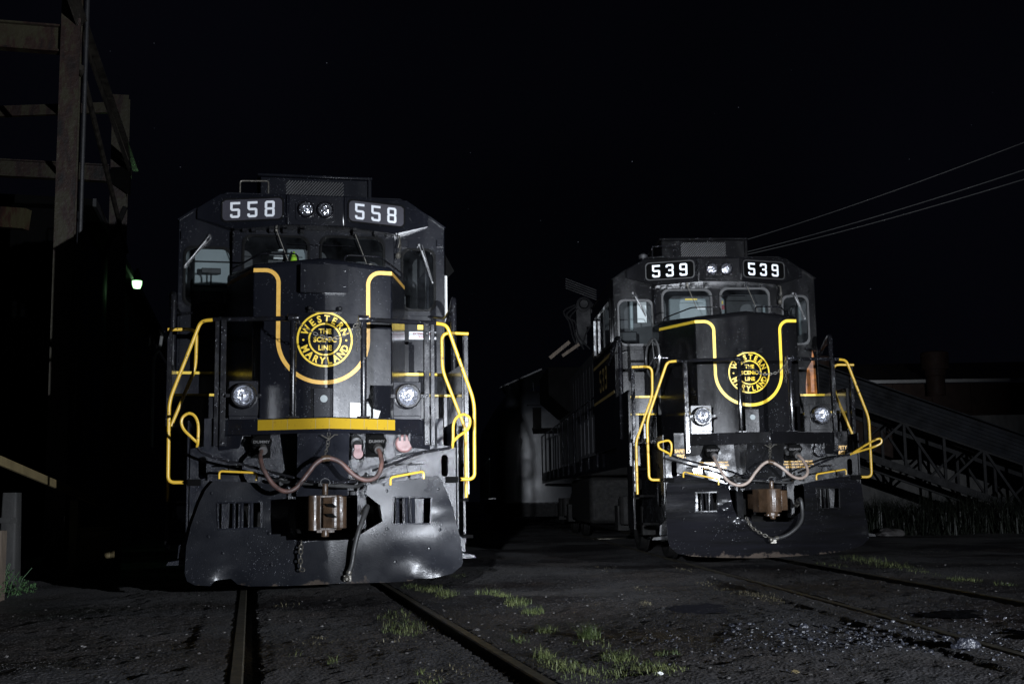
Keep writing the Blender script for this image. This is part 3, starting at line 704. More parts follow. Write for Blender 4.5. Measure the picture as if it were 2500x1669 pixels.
    # chained lamp and small box high on the cab front
    b = NB(); tube(b, [(0.97, -0.02, 4.0), (0.98, -0.09, 3.98), (0.98, -0.10, 3.9), (0.965, -0.1, 3.84)], 0.008, 6); chain(b, [(0.98, -0.1, 3.98), (0.99, -0.11, 3.86), (0.975, -0.11, 3.75)], 0.03, 0.003)
    lathe(b, (0.965, -0.1, 3.78), (0, 0, -1), [(0, 0.012), (0.02, 0.03), (0.05, 0.032), (0.07, 0.018), (0.07, 0)], 12); fin('bell_rope', b, 'chain_steel')
    b = NB(); box(b, 1.0, 1.09, -0.05, 0, 3.86, 3.95); fin('small_box', b, K, bevel=0.005)
    # --- front platform, posts, rails, chains
    b = NB(); ps = lambda x: -2.87+0.45*abs(x)
    plate(b, [(-0.99, 1.52), (0.99, 1.52), (0.99, 1.665), (-0.99, 1.665)], [], lambda u, v, t: (u, ps(u)*(1-t)-1.95*t, v), cx=(0,))
    for s in (-1, 1): hexa(b, [(s*0.80, -2.50, 1.40), (s*0.99, -2.44, 1.38), (s*0.80, -2.47, 1.40), (s*0.99, -2.41, 1.38), (s*0.76, -2.52, 1.518), (s*0.99, -2.44, 1.518), (s*0.76, -2.47, 1.518), (s*0.99, -2.41, 1.518)])
    plat = fin('platform', b, K, bevel=0.006, smooth=12)
    if P['num'] == '558':
        b = NB(); plate(b, [(-0.635, 1.557), (0.635, 1.557), (0.635, 1.654), (-0.635, 1.654)], [], lambda u, v, t: (u, ps(u)-0.005+0.003*t, v), cx=(0,)); tag(fin('platform_stripe', b, 'reflective_yellow', plat), 'yellow reflective strip across the platform edge')
        b = NB()
        for x in (-0.5, -0.37, -0.12, 0.0, 0.2, 0.33, 0.46, 0.56): box(b, x, x+0.003, ps(x)-0.0062, ps(x)-0.004, 1.56, 1.652)
        fin('tape_seam', b, 'dull_yellow', plat)
    for s in (-1, 1):
        b = NB()
        tube(b, [(s*0.325, -2.74, 1.66), (s*0.325, -2.74, 2.585)], 0.030, 12); box(b, s*0.325-0.06, s*0.325+0.06, -2.79, -2.68, 1.665, 1.677)
        lathe(b, (s*0.325, -2.74, 2.59), (-s, 0, 0), [(-0.05, 0.0), (-0.05, 0.036), (0.05, 0.036), (0.05, 0)], 12)
        qx = s*0.955
        box(b, qx-0.026, qx+0.026, -2.49, -2.43, 1.42, 2.60)
        for z in (1.45, 1.9, 2.5): lathe(b, (qx, -2.49, z), (0, -1, 0), [(0, 0.016), (0.012, 0.014), (0.015, 0)], 8)
        if P['num'] == '558': box(b, s*1.015-0.02, s*1.015+0.02, -2.47, -2.43, 1.42, 2.59)
        fin('rail_post', b, KR, bevel=0.004)
        b = NB(); tube(b, [(s*0.30, -2.73, 2.587), (s*1.05, -2.42, 2.607)], 0.023, 12); fin('handrail', b, KR)
        b = NB(); tube(b, roundpath([(s*1.05, -2.42, 2.607), (s*1.17, -2.38, 2.60), (s*1.445, -2.33, 1.85), (s*1.44, -2.33, 1.095), (s*1.30, -2.33, 1.095)], 0.10, 6), 0.0175, 12); tag(fin('handrail', b, 'yellow_rail'), 'yellow painted handrail beside the front steps')
        b = NB(); tube(b, [(s*1.32, -2.33, 1.095), (s*1.18, -2.40, 1.095)], 0.012, 8); box(b, s*1.2-0.06, s*1.2+0.06, -2.44, -2.421, 1.06, 1.12); fin('rail_bracket', b, 'shade_black')
        b = NB(); tube(b, roundpath([(s*1.52, -1.62, 2.62), (s*1.24, -1.60, 2.63), (s*1.245, -1.6, 2.24), (s*1.485, -1.6, 1.62), (s*1.485, -1.6, 0.92)], 0.09, 6), 0.0175, 12); tag(fin('handrail', b, 'yellow_rail'), 'inner yellow painted handrail behind the front steps')
        b = NB(); box(b, s*1.50-0.025, s*1.50+0.025, -1.58, -1.53, 0.95, 2.61); fin('rail_post', b, KR, bevel=0.006)
        b = NB(); tube(b, roundpath([(s*1.53, -0.62, 1.7), (s*1.53, -0.62, 3.15), (s*1.56, -0.45, 3.17), (s*1.57, 0.0, 2.98), (s*1.56, 0.5, 2.9)], 0.10, 5), 0.033, 12)
        tube(b, roundpath([(s*1.5, -0.60, 3.05), (s*1.48, -0.3, 2.98), (s*1.34, -0.03, 3.04)], 0.05), 0.014, 8); fin('grab_rail', b, KR)
    # side walkway stanchions, seen down the flank
    b = NB()
    for s in (-1, 1):
        tube(b, [(s*1.47, 3.0, 2.62), (s*1.47, 16.4, 2.62)], 0.018, 8)
        for k in range(11): tube(b, [(s*1.47, 3.0+k*1.33, 1.4), (s*1.47, 3.0+k*1.33, 2.62)], 0.018, 8)
    lr('walkway_rail', b, KR, root)
    b = NB()
    for s in (-1, 1):
        box(b, s*1.36-0.10, s*1.36+0.10, 2.9, 6.3, 1.63, 2.35)
        for k in range(5): box(b, min(s*1.46, s*1.48), max(s*1.46, s*1.48), 2.95+k*0.66, 3.5+k*0.66, 1.68, 2.3)
    lr('equipment_cabinet', b, 'cabinet_paint', root, bevel=0.01)
    # yellow lines and road number on the cab side
    b = NB()
    for s in (-1, 1):
        x = s*1.533
        for z in (2.42, 3.02): box(b, min(x, x+s*0.003), max(x, x+s*0.003), 0.1, 2.7, z, z+0.045)
        digits(b, P['num'], 1.4, 2.75, 0.36, 0.36, (lambda u, v, t: (1.536, u, v)) if s > 0 else (lambda u, v, t: (-1.536, 2.8-u, v)))
    lr('side_lettering', b, 'dull_yellow', cab, smooth=0)
    b = NB(); chain(b, P['chain'], 0.046, 0.0034)
    chain(b, [(0.27, -2.76, 2.57), (0.255, -2.77, 2.45), (0.262, -2.77, 2.28)], 0.046, 0.0034)
    chain(b, [(0.29, -2.76, 2.56), (0.275, -2.78, 2.50), (0.285, -2.77, 2.40)], 0.046, 0.0034); fin('safety_chain', b, 'chain_steel')
    # --- ditch lights
    for s in (-1, 1):
        b = NB(); box(b, s*0.768-0.132, s*0.768+0.132, -2.44, -2.2, 1.665, 2.03); box(b, s*0.768-0.135, s*0.768+0.135, -2.46, -2.44, 1.70, 2.03)
        dl = fin('ditch_light', b, K, bevel=0.005)
        b = NB(); lathe(b, (s*0.766, -2.46, 1.885), (0, -1, 0), [(0, 0.115), (0.03, 0.125), (0.09, 0.120), (0.105, 0.110), (0.105, 0.092), (0.06, 0.088)], 32)
        for q_ in (-1, 1): box(b, s*0.766+q_*0.14-0.022, s*0.766+q_*0.14+0.022, -2.54, -2.46, 1.87, 1.90)
        fin('housing', b, KR, dl)
        b = NB(); lathe(b, (s*0.766, -2.46, 1.885), (0, -1, 0), [(0.095, 0.092), (0.080, 0.078), (0.066, 0.06), (0.060, 0.042), (0.066, 0.038), (0.064, 0.030), (0.072, 0.026), (0.080, 0.012), (0.084, 0.0)], 32); fin('lens', b, 'lens_glass', dl)
    # --- pilot plate with step wells
    b = NB(); sh = [rr(-1.165, -1.095, 1.12, 1.33, 0.033), rr(1.10, 1.165, 1.12, 1.33, 0.033)]
    plate(b, [(-1.24, 0.55), (-1.08, 0.55), (-1.08, 1.0), (1.08, 1.0), (1.08, 0.55), (1.24, 0.55), (1.24, 1.40), (1.12, 1.42), (1.12, 1.68), (-1.12, 1.68), (-1.12, 1.42), (-1.24, 1.40)], sh, lambda u, v, t: (u, -2.42+t*0.03, v))
    plate(b, [(-0.28, 0.95), (0.19, 0.95), (0.19, 1.52), (-0.28, 1.52)], [], lambda u, v, t: (u, (-2.60-0.22*(v-0.95)/0.57)*(1-t)-2.42*t, v))
    box(b, -0.36, -0.28, -2.50, -2.42, 0.6, 1.05); box(b, 0.29, 0.37, -2.50, -2.42, 0.6, 1.05)
    box(b, -0.34, 0.34, -2.66, -2.42, 0.50, 0.545)
    for x0_, x1_ in ((-0.98, -0.86), (-0.80, -0.765), (-0.71, -0.68), (0.66, 0.70), (0.755, 0.93)): box(b, x0_, x1_, -2.40, -2.30, 0.58, 1.0)
    fin('pilot_plate', b, KP, bevel=0.005)
    b = NB()
    for s in (-1, 1):
        plate(b, [(-2.42, 0.62), (-2.30, 0.50), (-0.6, 0.50), (-0.6, 1.62), (-2.42, 1.66)], [rr(-2.2, -1.9, 0.75, 1.05, 0.08)], lambda u, v, t, s=s: (s*(1.25+0.02*t), u, v))
        box(b, s*1.50-0.015, s*1.50+0.015, -1.4, -0.9, 0.45, 1.62)
        hexa(b, [(s*1.24, -2.4, 0.34), (s*1.44, -2.4, 0.34), (s*1.24, -2.0, 0.34), (s*1.44, -2.0, 0.34), (s*1.24, -2.4, 0.40), (s*1.42, -2.4, 0.375), (s*1.24, -2.0, 0.40), (s*1.42, -2.0, 0.375)])
        plate(b, [(s*1.24, 0.40), (s*1.34, 0.40), (s*1.33, 0.52), (s*1.28, 0.56), (s*1.24, 0.66)], [], lambda u, v, t: (u, -2.38+0.03*t, v))
    lr('step_well', b, KP, root, bevel=0.004)
    b = NB()
    for s in (-1, 1):
        for k in range(3):
            b = NB(); box(b, min(s*1.275, s*1.48), max(s*1.275, s*1.48), -2.0+0.25*k, -1.6+0.25*k, 0.52+k*0.36, 0.55+k*0.36); fin('step_tread', b, 'shade_black')
    if P['num'] == '539':
        b = NB(); G = lambda u, v, t: (u, -2.4235, v)
        for x, z in ((-1.03, 1.455), (1.02, 1.475)):
            addtext(b, 'SAFETY', x, z, 0.045, G, 0.85, 0.035); addtext(b, 'FIRST', x, z-0.065, 0.045, G, 0.85, 0.035)
        for x in (-0.62, 0.47):
            for k, s_ in enumerate(('WHEN UNITS ARE IN MULTIPLE UNIT', 'CONTROL DO NOT UNCOUPLE UNTIL', 'ELECTRICAL CABLES ARE DOWN')): addtext(b, s_, x, 1.305-k*0.036, 0.019, G, 0.85, 0.03)
        fin('stencil_lettering', b, 'amber_paint', smooth=0)
    # --- MU receptacles, jumper cable, glad hands
    for x in P['mu']:
        b = NB(); box(b, x-0.085, x+0.085, -2.45, -2.42, 1.31, 1.52)
        lathe(b, (x, -2.45, 1.43), (0, -1, 0), [(0, 0.07), (0.10, 0.07), (0.12, 0.085), (0.17, 0.085), (0.18, 0.07), (0.18, 0)], 20)
        plate(b, [(x+0.095*math.cos(R(a)), 1.455+0.055*math.sin(R(a))) for a in range(0, 360, 15)], [], lambda u, v, t: (u, -2.66+0.05*t, v))
        for k in range(7): box(b, x-0.075+k*0.022, x-0.062+k*0.022, -2.65, -2.60, 1.495, 1.515)
        rc = fin('cable_receptacle', b, 'shade_black', bevel=0.004)
        b = NB(); addtext(b, 'DUMMY', x, 1.45, 0.026, lambda u, v, t: (u, -2.664, v), 1.15, 0.02); fin('cover_lettering', b, 'pebble', rc, smooth=0)
        b = NB(); tube(b, [(x+0.01, -2.63, 1.40), (x+0.015, -2.72, 1.365)], 0.04, 14); fin('cable_socket', b, 'pebble', rc)
    b = NB(); H = P['hose']; tube(b, spline([(x, y, z) for x, y, z in H], 10), P['hoser'], 12); hs = fin('jumper_cable', b, P['hosem'])
    b = NB(); k = spline([(x, y, z) for x, y, z in H], 10); mid = min(range(len(k)), key=lambda i: (k[i]-Vector((-0.03, -2.95, 1.3))).length)
    tube(b, k[mid-4:mid+4], P['hoser']+0.008, 12); fin('clamp', b, 'coupler_rust', hs)
    b = NB(); mp = k[mid]; chain(b, [(0.0, -2.86, 1.52), (-0.01, -2.88, 1.42), (mp.x-0.01, mp.y, mp.z+0.03)], 0.046, 0.0034)
    tube(b, [(-0.07, -2.87, 1.50), (-0.02, -2.88, 1.47), (0.0, -2.88, 1.46), (0.05, -2.88, 1.50), (0.08, -2.88, 1.50)], 0.006, 6); fin('support_chain', b, 'chain_steel', hs)
    b = NB(); lathe(b, (0.735, -2.44, 1.435), (0, -1, 0), [(0, 0.085), (0.05, 0.085), (0.06, 0.07), (0.06, 0)], 24); rcp = fin('receptacle_cover', b, 'pink_disc' if P['num'] == '558' else KR, bevel=0.003)
    b = NB(); box(b, 0.65, 0.82, -2.44, -2.421, 1.345, 1.53)
    for x in (0.69, 0.735, 0.78): box(b, x-0.008, x+0.008, -2.52, -2.48, 1.46, 1.53)
    fin('cover_mount', b, K, rcp)
    b = NB(); lathe(b, (0.27, -2.5, 1.47), (0.1, -0.8, -0.45), [(0, 0.055), (0.06, 0.055), (0.07, 0.035), (0.14, 0.03), (0.14, 0)], 16); gh = fin('air_fitting', b, 'black_rubber')
    if P['num'] == '558':
        b = NB(); lathe(b, (0.285, -2.62, 1.335), (0, -1, 0), [(-0.02, 0.05), (0.02, 0.045), (0.02, 0)], 16); box(b, 0.25, 0.315, -2.64, -2.59, 1.34, 1.42); fin('air_fitting_cap', b, 'red_cap', gh)
    # --- uncoupling lever
    for s, loop, rod in P['lever']:
        b = NB(); tube(b, spline(loop, 6), 0.0135, 10); lv = fin('uncoupling_lever', b, 'yellow_rail')
        b = NB(); tube(b, spline(rod, 6), 0.0135, 10)
        box(b, s*0.83-0.06, s*0.83+0.06, -2.80, -2.43, 1.235, 1.25); box(b, s*0.83-0.06, s*0.83+0.06, -2.445, -2.43, 1.17, 1.25)
        fin('lever_rod', b, KR, lv)
    for a_, c_ in P['sgrab']:
        b = NB(); v0, v1 = Vector(a_), Vector(c_)
        tube(b, roundpath([v0-Vector((0, 0, .07)), v0, v1, v1-Vector((0, 0, .07))], 0.03), 0.0105, 8); fin('pilot_grab_iron', b, 'yellow_rail')
    # air pipes under the platform
    b = NB()
    for p_ in ([(-0.5, -2.62, 1.1), (-0.3, -2.8, 1.07), (0.1, -2.85, 1.06), (0.4, -2.75, 1.12)], [(0.36, -2.6, 1.15), (0.30, -2.75, 1.05), (0.2, -2.9, 1.03), (-0.1, -2.95, 1.05)]):
        tube(b, spline(p_, 6), 0.016, 8)
        fin('air_pipe', b, 'black_rubber'); b = NB()
    for x in (-0.42, -0.36, 0.33, 0.42): lathe(b, (x, -2.62, 1.10), (0, -1, -0.3), [(0, 0.035), (0.06, 0.035), (0.07, 0.02), (0.11, 0.02), (0.11, 0)], 12); fin('angle_cock', b, 'black_rubber'); b = NB()
    b.free()
    # --- snowplow
    yp = lambda x, z: (-2.74 if P['num'] == '558' else -2.67) + 0.21*abs(x) - P['tilt']*(1.1-z) - 0.32*max(0, 0.75-z)**2
    dn = P['dent']
    def pf(u, v, t):
        y = yp(u, v)
        for dx, dz_, r_, am in dn:
            d = math.hypot((u-dx), (v-dz_)*1.8)
            if d < r_: y += am*(math.cos(math.pi*d/r_)+1)/2
        y += 0.012*noise.noise(Vector((u*2.2, v*3, P['seed'])))
        return (u, y + 0.015*t, v)
    b = NB()
    plate(b, P['plow'], P['plowholes'], pf, cx=[i*0.06 for i in range(-22, 23)], cz=[0.15+i*0.05 for i in range(21)])
    pl = fin('snowplow', b, P['plowm'], smooth=40)
    b = NB()
    for hgrid in P['plowholes']:
        x0 = min(p[0] for p in hgrid); x1 = max(p[0] for p in hgrid); z0 = min(p[1] for p in hgrid); z1 = max(p[1] for p in hgrid)
        for f in (0.38, 0.56, 0.78) if x0 < 0 else (0.15, 0.38, 0.55):
            x = x0+(x1-x0)*f; tube(b, [(x, yp(x, z0)+0.05, z0-0.06), (x, yp(x, z1)+0.06, z1+0.06)], 0.017, 8)
        pts = [(a, c_) for a, c_ in hgrid]
        for i in range(4):
            a, c_ = pts[i], pts[(i+1) % 4]
            beam(b, (a[0], yp(*a)-0.004, a[1]), (c_[0], yp(*c_)-0.004, c_[1]), 0.014, 0.014)
    lr('grille_bars', b, KP, pl)
    b = NB()
    for bx, bz in ((-1.04, 0.99), (-0.52, 0.99), (-0.52, 0.62), (-1.06, 0.6), (0.55, 0.99), (1.05, 1.0), (0.55, 0.64), (1.06, 0.62), (-0.93, 0.45), (0.95, 0.45), (0.62, 0.34), (-0.5, 0.34)):
        lathe(b, (bx, yp(bx, bz)+0.004, bz), (0.4 if bx > 0 else -0.4, -1, 0), [(0, 0.016), (0.010, 0.015), (0.014, 0.006), (0.014, 0)], 8)
    fin('bolt_head', b, P['plowm'], pl)
    b = NB()
    for x0_, x1_ in ((-0.95, -0.85), (0.72, 0.85)): box(b, x0_, x1_, -2.46, -2.43, 0.62, 0.98)
    lr('mounting_bracket', b, KP, pl)
    # --- coupler
    cxp, cyp = P['coup'], -3.42
    b = NB()
    def prism(poly, z0, z1): plate(b, poly, [], lambda u, v, t: (u, v, z0 + (z1-z0)*t))
    def arc(cx_, cy_, r_, a0, a1, n=8): return [(cx_+r_*math.cos(R(a0+(a1-a0)*k/n)), cy_+r_*math.sin(R(a0+(a1-a0)*k/n))) for k in range(n+1)]
    if P['num'] == '558':
        prism([(cxp-0.12, cyp+0.3)] + arc(cxp-0.115, cyp, 0.05, 180, 300) + [(cxp-0.06, cyp+0.03), (cxp+0.08, cyp+0.03), (cxp+0.13, cyp+0.1), (cxp+0.12, cyp+0.3)], 0.655, 0.95)
        prism([(cxp-0.04, cyp+0.05), (cxp-0.035, cyp-0.02)] + arc(cxp+0.055, cyp+0.01, 0.065, 235, 380) + [(cxp+0.10, cyp+0.12)], 0.675, 0.935)
        prism([(cxp+0.02, cyp+0.05)] + arc(cxp+0.11, cyp+0.02, 0.055, 230, 400) + [(cxp+0.06, cyp+0.12)], 0.67, 0.94)
    else:
        prism([(cxp-0.17, cyp+0.35), (cxp-0.15, cyp+0.12)] + arc(cxp, cyp+0.03, 0.095, 190, 350) + [(cxp+0.10, cyp+0.35)], 0.68, 0.955)
        prism([(cxp+0.05, cyp+0.1), (cxp+0.085, cyp-0.03), (cxp+0.17, cyp+0.02), (cxp+0.18, cyp+0.1), (cxp+0.10, cyp+0.22)], 0.70, 0.935)
        prism(arc(cxp-0.02, cyp+0.03, 0.075, 180, 360), 0.63, 0.68)
    cyl(b, (cxp-0.02, cyp-0.0, 0.955), (cxp-0.02, cyp+0.0, 1.05), 0.026, 12); cyl(b, (cxp-0.02, cyp, 0.60), (cxp-0.02, cyp, 0.655), 0.035, 12)
    box(b, cxp-0.09, cxp+0.06, cyp-0.02, cyp+0.14, 0.635, 0.66); box(b, cxp-0.07, cxp+0.07, cyp+0.25, -2.4, 0.71, 0.9)
    cp = fin('coupler', b, 'coupler_rust', bevel=0.012)
    if P['num'] == '558':
        b = NB()
        for zc in (0.775, 0.86): plate(b, [(cxp-0.02, zc+0.02), (cxp+0.0, zc-0.004), (cxp+0.05, zc-0.016), (cxp+0.085, zc-0.008), (cxp+0.06, zc+0.004), (cxp+0.04, zc+0.022)], [], lambda u, v, t: (u, cyp-0.066+t*0.03, v))
        fin('knuckle_slot', b, 'shade_black', cp)
    b = NB(); tube(b, [(cxp-0.02+0.04*math.cos(R(a)), cyp-0.01, 1.06+0.035*math.sin(R(a))) for a in range(0, 360, 24)], 0.003, 5, closed=True); fin('lift_ring', b, 'black_rubber', cp)
    # --- brake hose and loose chain in front of the plow
    def deeper(p_, d_):
        la, n0, h0 = P['cam']; k_ = d_/(p_[1]-n0); return (la+(p_[0]-la)*(1+k_), n0+(p_[1]-n0)*(1+k_), h0+(p_[2]-h0)*(1+k_))
    P['bhose'] = [deeper(p_, 0.0 if i_ == 0 else (0.52 if P['num'] == '558' else 0.42)) for i_, p_ in enumerate(P['bhose'])]; P['pchain'] = [deeper(p_, 0.44 if P['num'] == '558' else 0.36) for p_ in P['pchain']]
    b = NB(); tube(b, spline(P['bhose'], 8), 0.024, 12); bh = fin('brake_hose', b, 'black_rubber')
    b = NB(); e = Vector(P['bhose'][-1]); e2 = Vector(P['bhose'][-2])
    k = spline(P['bhose'], 8); tube(b, k[-4:-1], 0.029, 12); tube(b, k[1:3], 0.03, 12); tube(b, k[4:5]+k[5:6], 0.03, 12); lathe(b, e, e-e2, [(0, 0.02), (0.03, 0.035), (0.05, 0.03), (0.06, 0)], 12); box(b, e.x-0.035, e.x+0.03, e.y-0.02, e.y+0.02, e.z-0.05, e.z)
    fin('glad_hand', b, 'chain_steel', bh)
    b = NB(); chain(b, P['pchain'], 0.055, 0.0065); fin('loose_chain', b, 'chain_steel')
    return root

dent558 = [(-0.86, 0.20, 0.22, 0.07), (0.80, 0.20, 0.30, 0.05), (1.0, 0.24, 0.24, -0.035), (-0.42, 0.75, 0.18, 0.03), (0.75, 0.55, 0.4, 0.02), (1.1, 0.8, 0.25, -0.02)]
dent539 = [(-0.52, 0.72, 0.14, 0.07), (-0.40, 0.52, 0.12, 0.05), (0.85, 0.60, 0.35, -0.03), (1.15, 0.35, 0.2, 0.04)]
plow558 = [(-1.262, 0.28), (-1.239, 0.211), (-1.169, 0.175), (-1.031, 0.166), (-0.991, 0.213), (-0.853, 0.223), (-0.797, 0.174), (-0.7, 0.159), (-0.338, 0.158), (0.083, 0.169), (0.546, 0.16), (0.708, 0.161), (0.783, 0.165), (0.798, 0.179), (0.963, 0.18), (1.162, 0.216), (1.258, 0.278), (1.276, 0.314), (1.264, 0.533), (1.231, 0.666), (1.188, 0.831), (1.127, 0.996), (1.081, 1.101), (1.043, 1.131), (0.683, 1.078), (0.369, 1.045), (0.354, 0.961), (0.488, 0.857), (0.509, 0.71), (0.308, 0.599), (0.205, 0.551), (-0.055, 0.547), (-0.225, 0.532), (-0.31, 0.569), (-0.353, 0.698), (-0.356, 1.05), (-0.627, 1.078), (-1.023, 1.106), (-1.092, 1.024), (-1.146, 0.91), (-1.219, 0.698), (-1.256, 0.515)]
plow539 = [(-1.273, 0.349), (-1.254, 0.261), (-1.173, 0.181), (-1.017, 0.15), (-0.667, 0.132), (-0.229, 0.124), (0.223, 0.137), (0.696, 0.158), (1.027, 0.207), (1.167, 0.248), (1.276, 0.326), (1.28, 0.486), (1.271, 0.739), (1.273, 0.948), (1.254, 1.122), (0.981, 1.097), (0.69, 1.056), (0.478, 1.013), (0.469, 0.842), (0.462, 0.716), (0.278, 0.576), (0.256, 0.549), (-0.227, 0.557), (-0.266, 0.62), (-0.358, 0.585), (-0.408, 0.622), (-0.467, 0.838), (-0.478, 1.018), (-0.531, 1.037), (-0.779, 1.104), (-0.992, 1.161), (-1.137, 1.137), (-1.228, 1.084), (-1.256, 0.777)]
locomotive(dict(num='558', tilt=0.05, cam=(-0.689, -14.01, 0.887), loc=(-2.2841, 13.8387, 0), yaw=0.2127, black='black_dry', plate='plate_dry', rail='rail_dry', plowm='plow_dry', gasket='gasket_dark', board='grey_board', stripe='amber_paint', seed=1.0,
    label='black locomotive numbered 558 with a broad yellow strip across its front platform', emb=(0.012, 2.495), mu=(-0.60, 0.455),
    chain=[(-0.30, -2.74, 2.57), (-0.2, -2.76, 2.48), (-0.05, -2.77, 2.41), (0.05, -2.77, 2.40), (0.17, -2.77, 2.45), (0.28, -2.75, 2.56)],
    hose=[(-0.60, -2.70, 1.37), (-0.61, -2.85, 1.30), (-0.58, -2.95, 1.19), (-0.50, -2.98, 1.06), (-0.40, -3.0, 0.995), (-0.30, -3.0, 1.02), (-0.20, -2.99, 1.14), (-0.12, -2.98, 1.24), (-0.03, -2.97, 1.285), (0.09, -2.98, 1.25), (0.22, -2.99, 1.13), (0.33, -2.98, 1.085), (0.43, -2.95, 1.12), (0.475, -2.9, 1.23), (0.47, -2.78, 1.34), (0.462, -2.70, 1.37)], hoser=0.021, hosem='hose_rubber',
    lever=[(-1, [(-1.165, -2.78, 1.40), (-1.158, -2.8, 1.46), (-1.16, -2.8, 1.60), (-1.19, -2.8, 1.675), (-1.24, -2.8, 1.70), (-1.29, -2.8, 1.67), (-1.305, -2.8, 1.62), (-1.285, -2.8, 1.56), (-1.23, -2.8, 1.50), (-1.165, -2.79, 1.44)], [(-1.165, -2.78, 1.42), (-1.13, -2.78, 1.36), (-1.0, -2.78, 1.30), (-0.69, -2.78, 1.22), (-0.32, -2.8, 1.12), (-0.1, -2.9, 1.07), (0.24, -2.95, 1.075)]),
           (1, [(1.15, -2.78, 1.38), (1.155, -2.8, 1.46), (1.16, -2.8, 1.60), (1.20, -2.8, 1.67), (1.26, -2.8, 1.69), (1.31, -2.8, 1.66), (1.315, -2.8, 1.60), (1.285, -2.8, 1.54), (1.21, -2.8, 1.49), (1.16, -2.79, 1.44)], [(1.15, -2.78, 1.40), (1.10, -2.78, 1.375), (0.84, -2.78, 1.33), (0.63, -2.78, 1.25), (0.40, -2.8, 1.175)])],
    sgrab=[((-0.97, -2.72, 1.185), (-0.64, -2.76, 1.165)), ((0.57, -2.78, 1.11), (0.885, -2.74, 1.165))],
    dent=dent558, plow=plow558, plowholes=[[(-0.987, 0.901), (-0.596, 0.905), (-0.594, 0.673), (-0.971, 0.662)], [(0.615, 0.931), (0.985, 0.926), (0.969, 0.679), (0.603, 0.682)]], coup=-0.045,
    bhose=[(0.33, -2.6, 0.78), (0.315, -3.22, 0.85), (0.285, -3.30, 0.78), (0.23, -3.36, 0.65), (0.19, -3.38, 0.50), (0.165, -3.40, 0.36), (0.13, -3.42, 0.27)],
    pchain=[(-0.255, -3.22, 0.56), (-0.262, -3.28, 0.48), (-0.265, -3.30, 0.40), (-0.262, -3.32, 0.33), (-0.235, -3.34, 0.325)]))
locomotive(dict(num='539', tilt=0.20, cam=(-3.903, -17.765, 0.887), loc=(3.0484, 17.9311, 0.019), yaw=0.0479, black='black_wet', plate='plate_wet', rail='rail_wet', plowm='plow_wet', gasket='gasket_grey', board='black_board', stripe='yellow_paint', seed=5.0,
    label='wet black locomotive numbered 539 with no strip on its platform edge', emb=(0.0, 2.495), mu=(-0.68, 0.37),
    chain=[(-0.30, -2.74, 2.57), (-0.2, -2.76, 2.48), (-0.05, -2.77, 2.40), (0.03, -2.77, 2.39), (0.17, -2.77, 2.42), (0.29, -2.75, 2.54)],
    hose=[(-0.68, -2.70, 1.37), (-0.685, -2.85, 1.30), (-0.64, -2.95, 1.17), (-0.57, -2.98, 1.06), (-0.45, -3.0, 1.005), (-0.33, -3.0, 1.04), (-0.22, -2.99, 1.17), (-0.12, -2.98, 1.265), (-0.03, -2.97, 1.285), (0.09, -2.98, 1.22), (0.22, -2.99, 1.11), (0.33, -2.98, 1.08), (0.42, -2.95, 1.13), (0.435, -2.9, 1.22), (0.40, -2.78, 1.34), (0.385, -2.70, 1.37)], hoser=0.019, hosem='hose_grey',
    lever=[(-1, [(-1.24, -2.78, 1.38), (-1.225, -2.8, 1.45), (-1.225, -2.8, 1.53), (-1.26, -2.8, 1.57), (-1.33, -2.8, 1.56), (-1.385, -2.8, 1.54), (-1.375, -2.8, 1.48), (-1.31, -2.8, 1.44), (-1.25, -2.79, 1.41)], [(-1.24, -2.78, 1.40), (-1.15, -2.78, 1.36), (-0.9, -2.78, 1.29), (-0.5, -2.8, 1.18), (-0.3, -2.9, 1.10), (0.1, -2.95, 1.06)]),
           (1, [(1.04, -2.74, 1.37), (1.10, -2.78, 1.41), (1.22, -2.85, 1.49), (1.33, -2.9, 1.55), (1.385, -2.9, 1.55), (1.38, -2.9, 1.50), (1.29, -2.88, 1.455), (1.15, -2.8, 1.41), (1.06, -2.76, 1.38)], [(1.04, -2.74, 1.37), (0.85, -2.75, 1.34), (0.6, -2.78, 1.25), (0.35, -2.8, 1.15)])],
    sgrab=[((-1.06, -2.66, 1.185), (-0.65, -2.80, 1.085)), ((0.58, -2.8, 1.13), (0.99, -2.7, 1.19))],
    dent=dent539, plow=plow539, plowholes=[[(-0.892, 0.925), (-0.624, 0.93), (-0.643, 0.693), (-0.911, 0.691)], [(0.632, 0.957), (0.955, 0.961), (0.93, 0.708), (0.633, 0.704)]], coup=-0.13,
    bhose=[(0.36, -2.6, 0.74), (0.235, -3.25, 0.83), (0.245, -3.28, 0.70), (0.22, -3.32, 0.58), (0.13, -3.36, 0.48), (0.0, -3.38, 0.40), (-0.15, -3.40, 0.365)],
    pchain=[(-0.40, -3.12, 0.62), (-0.35, -3.2, 0.50), (-0.25, -3.3, 0.42), (-0.17, -3.33, 0.38)]))

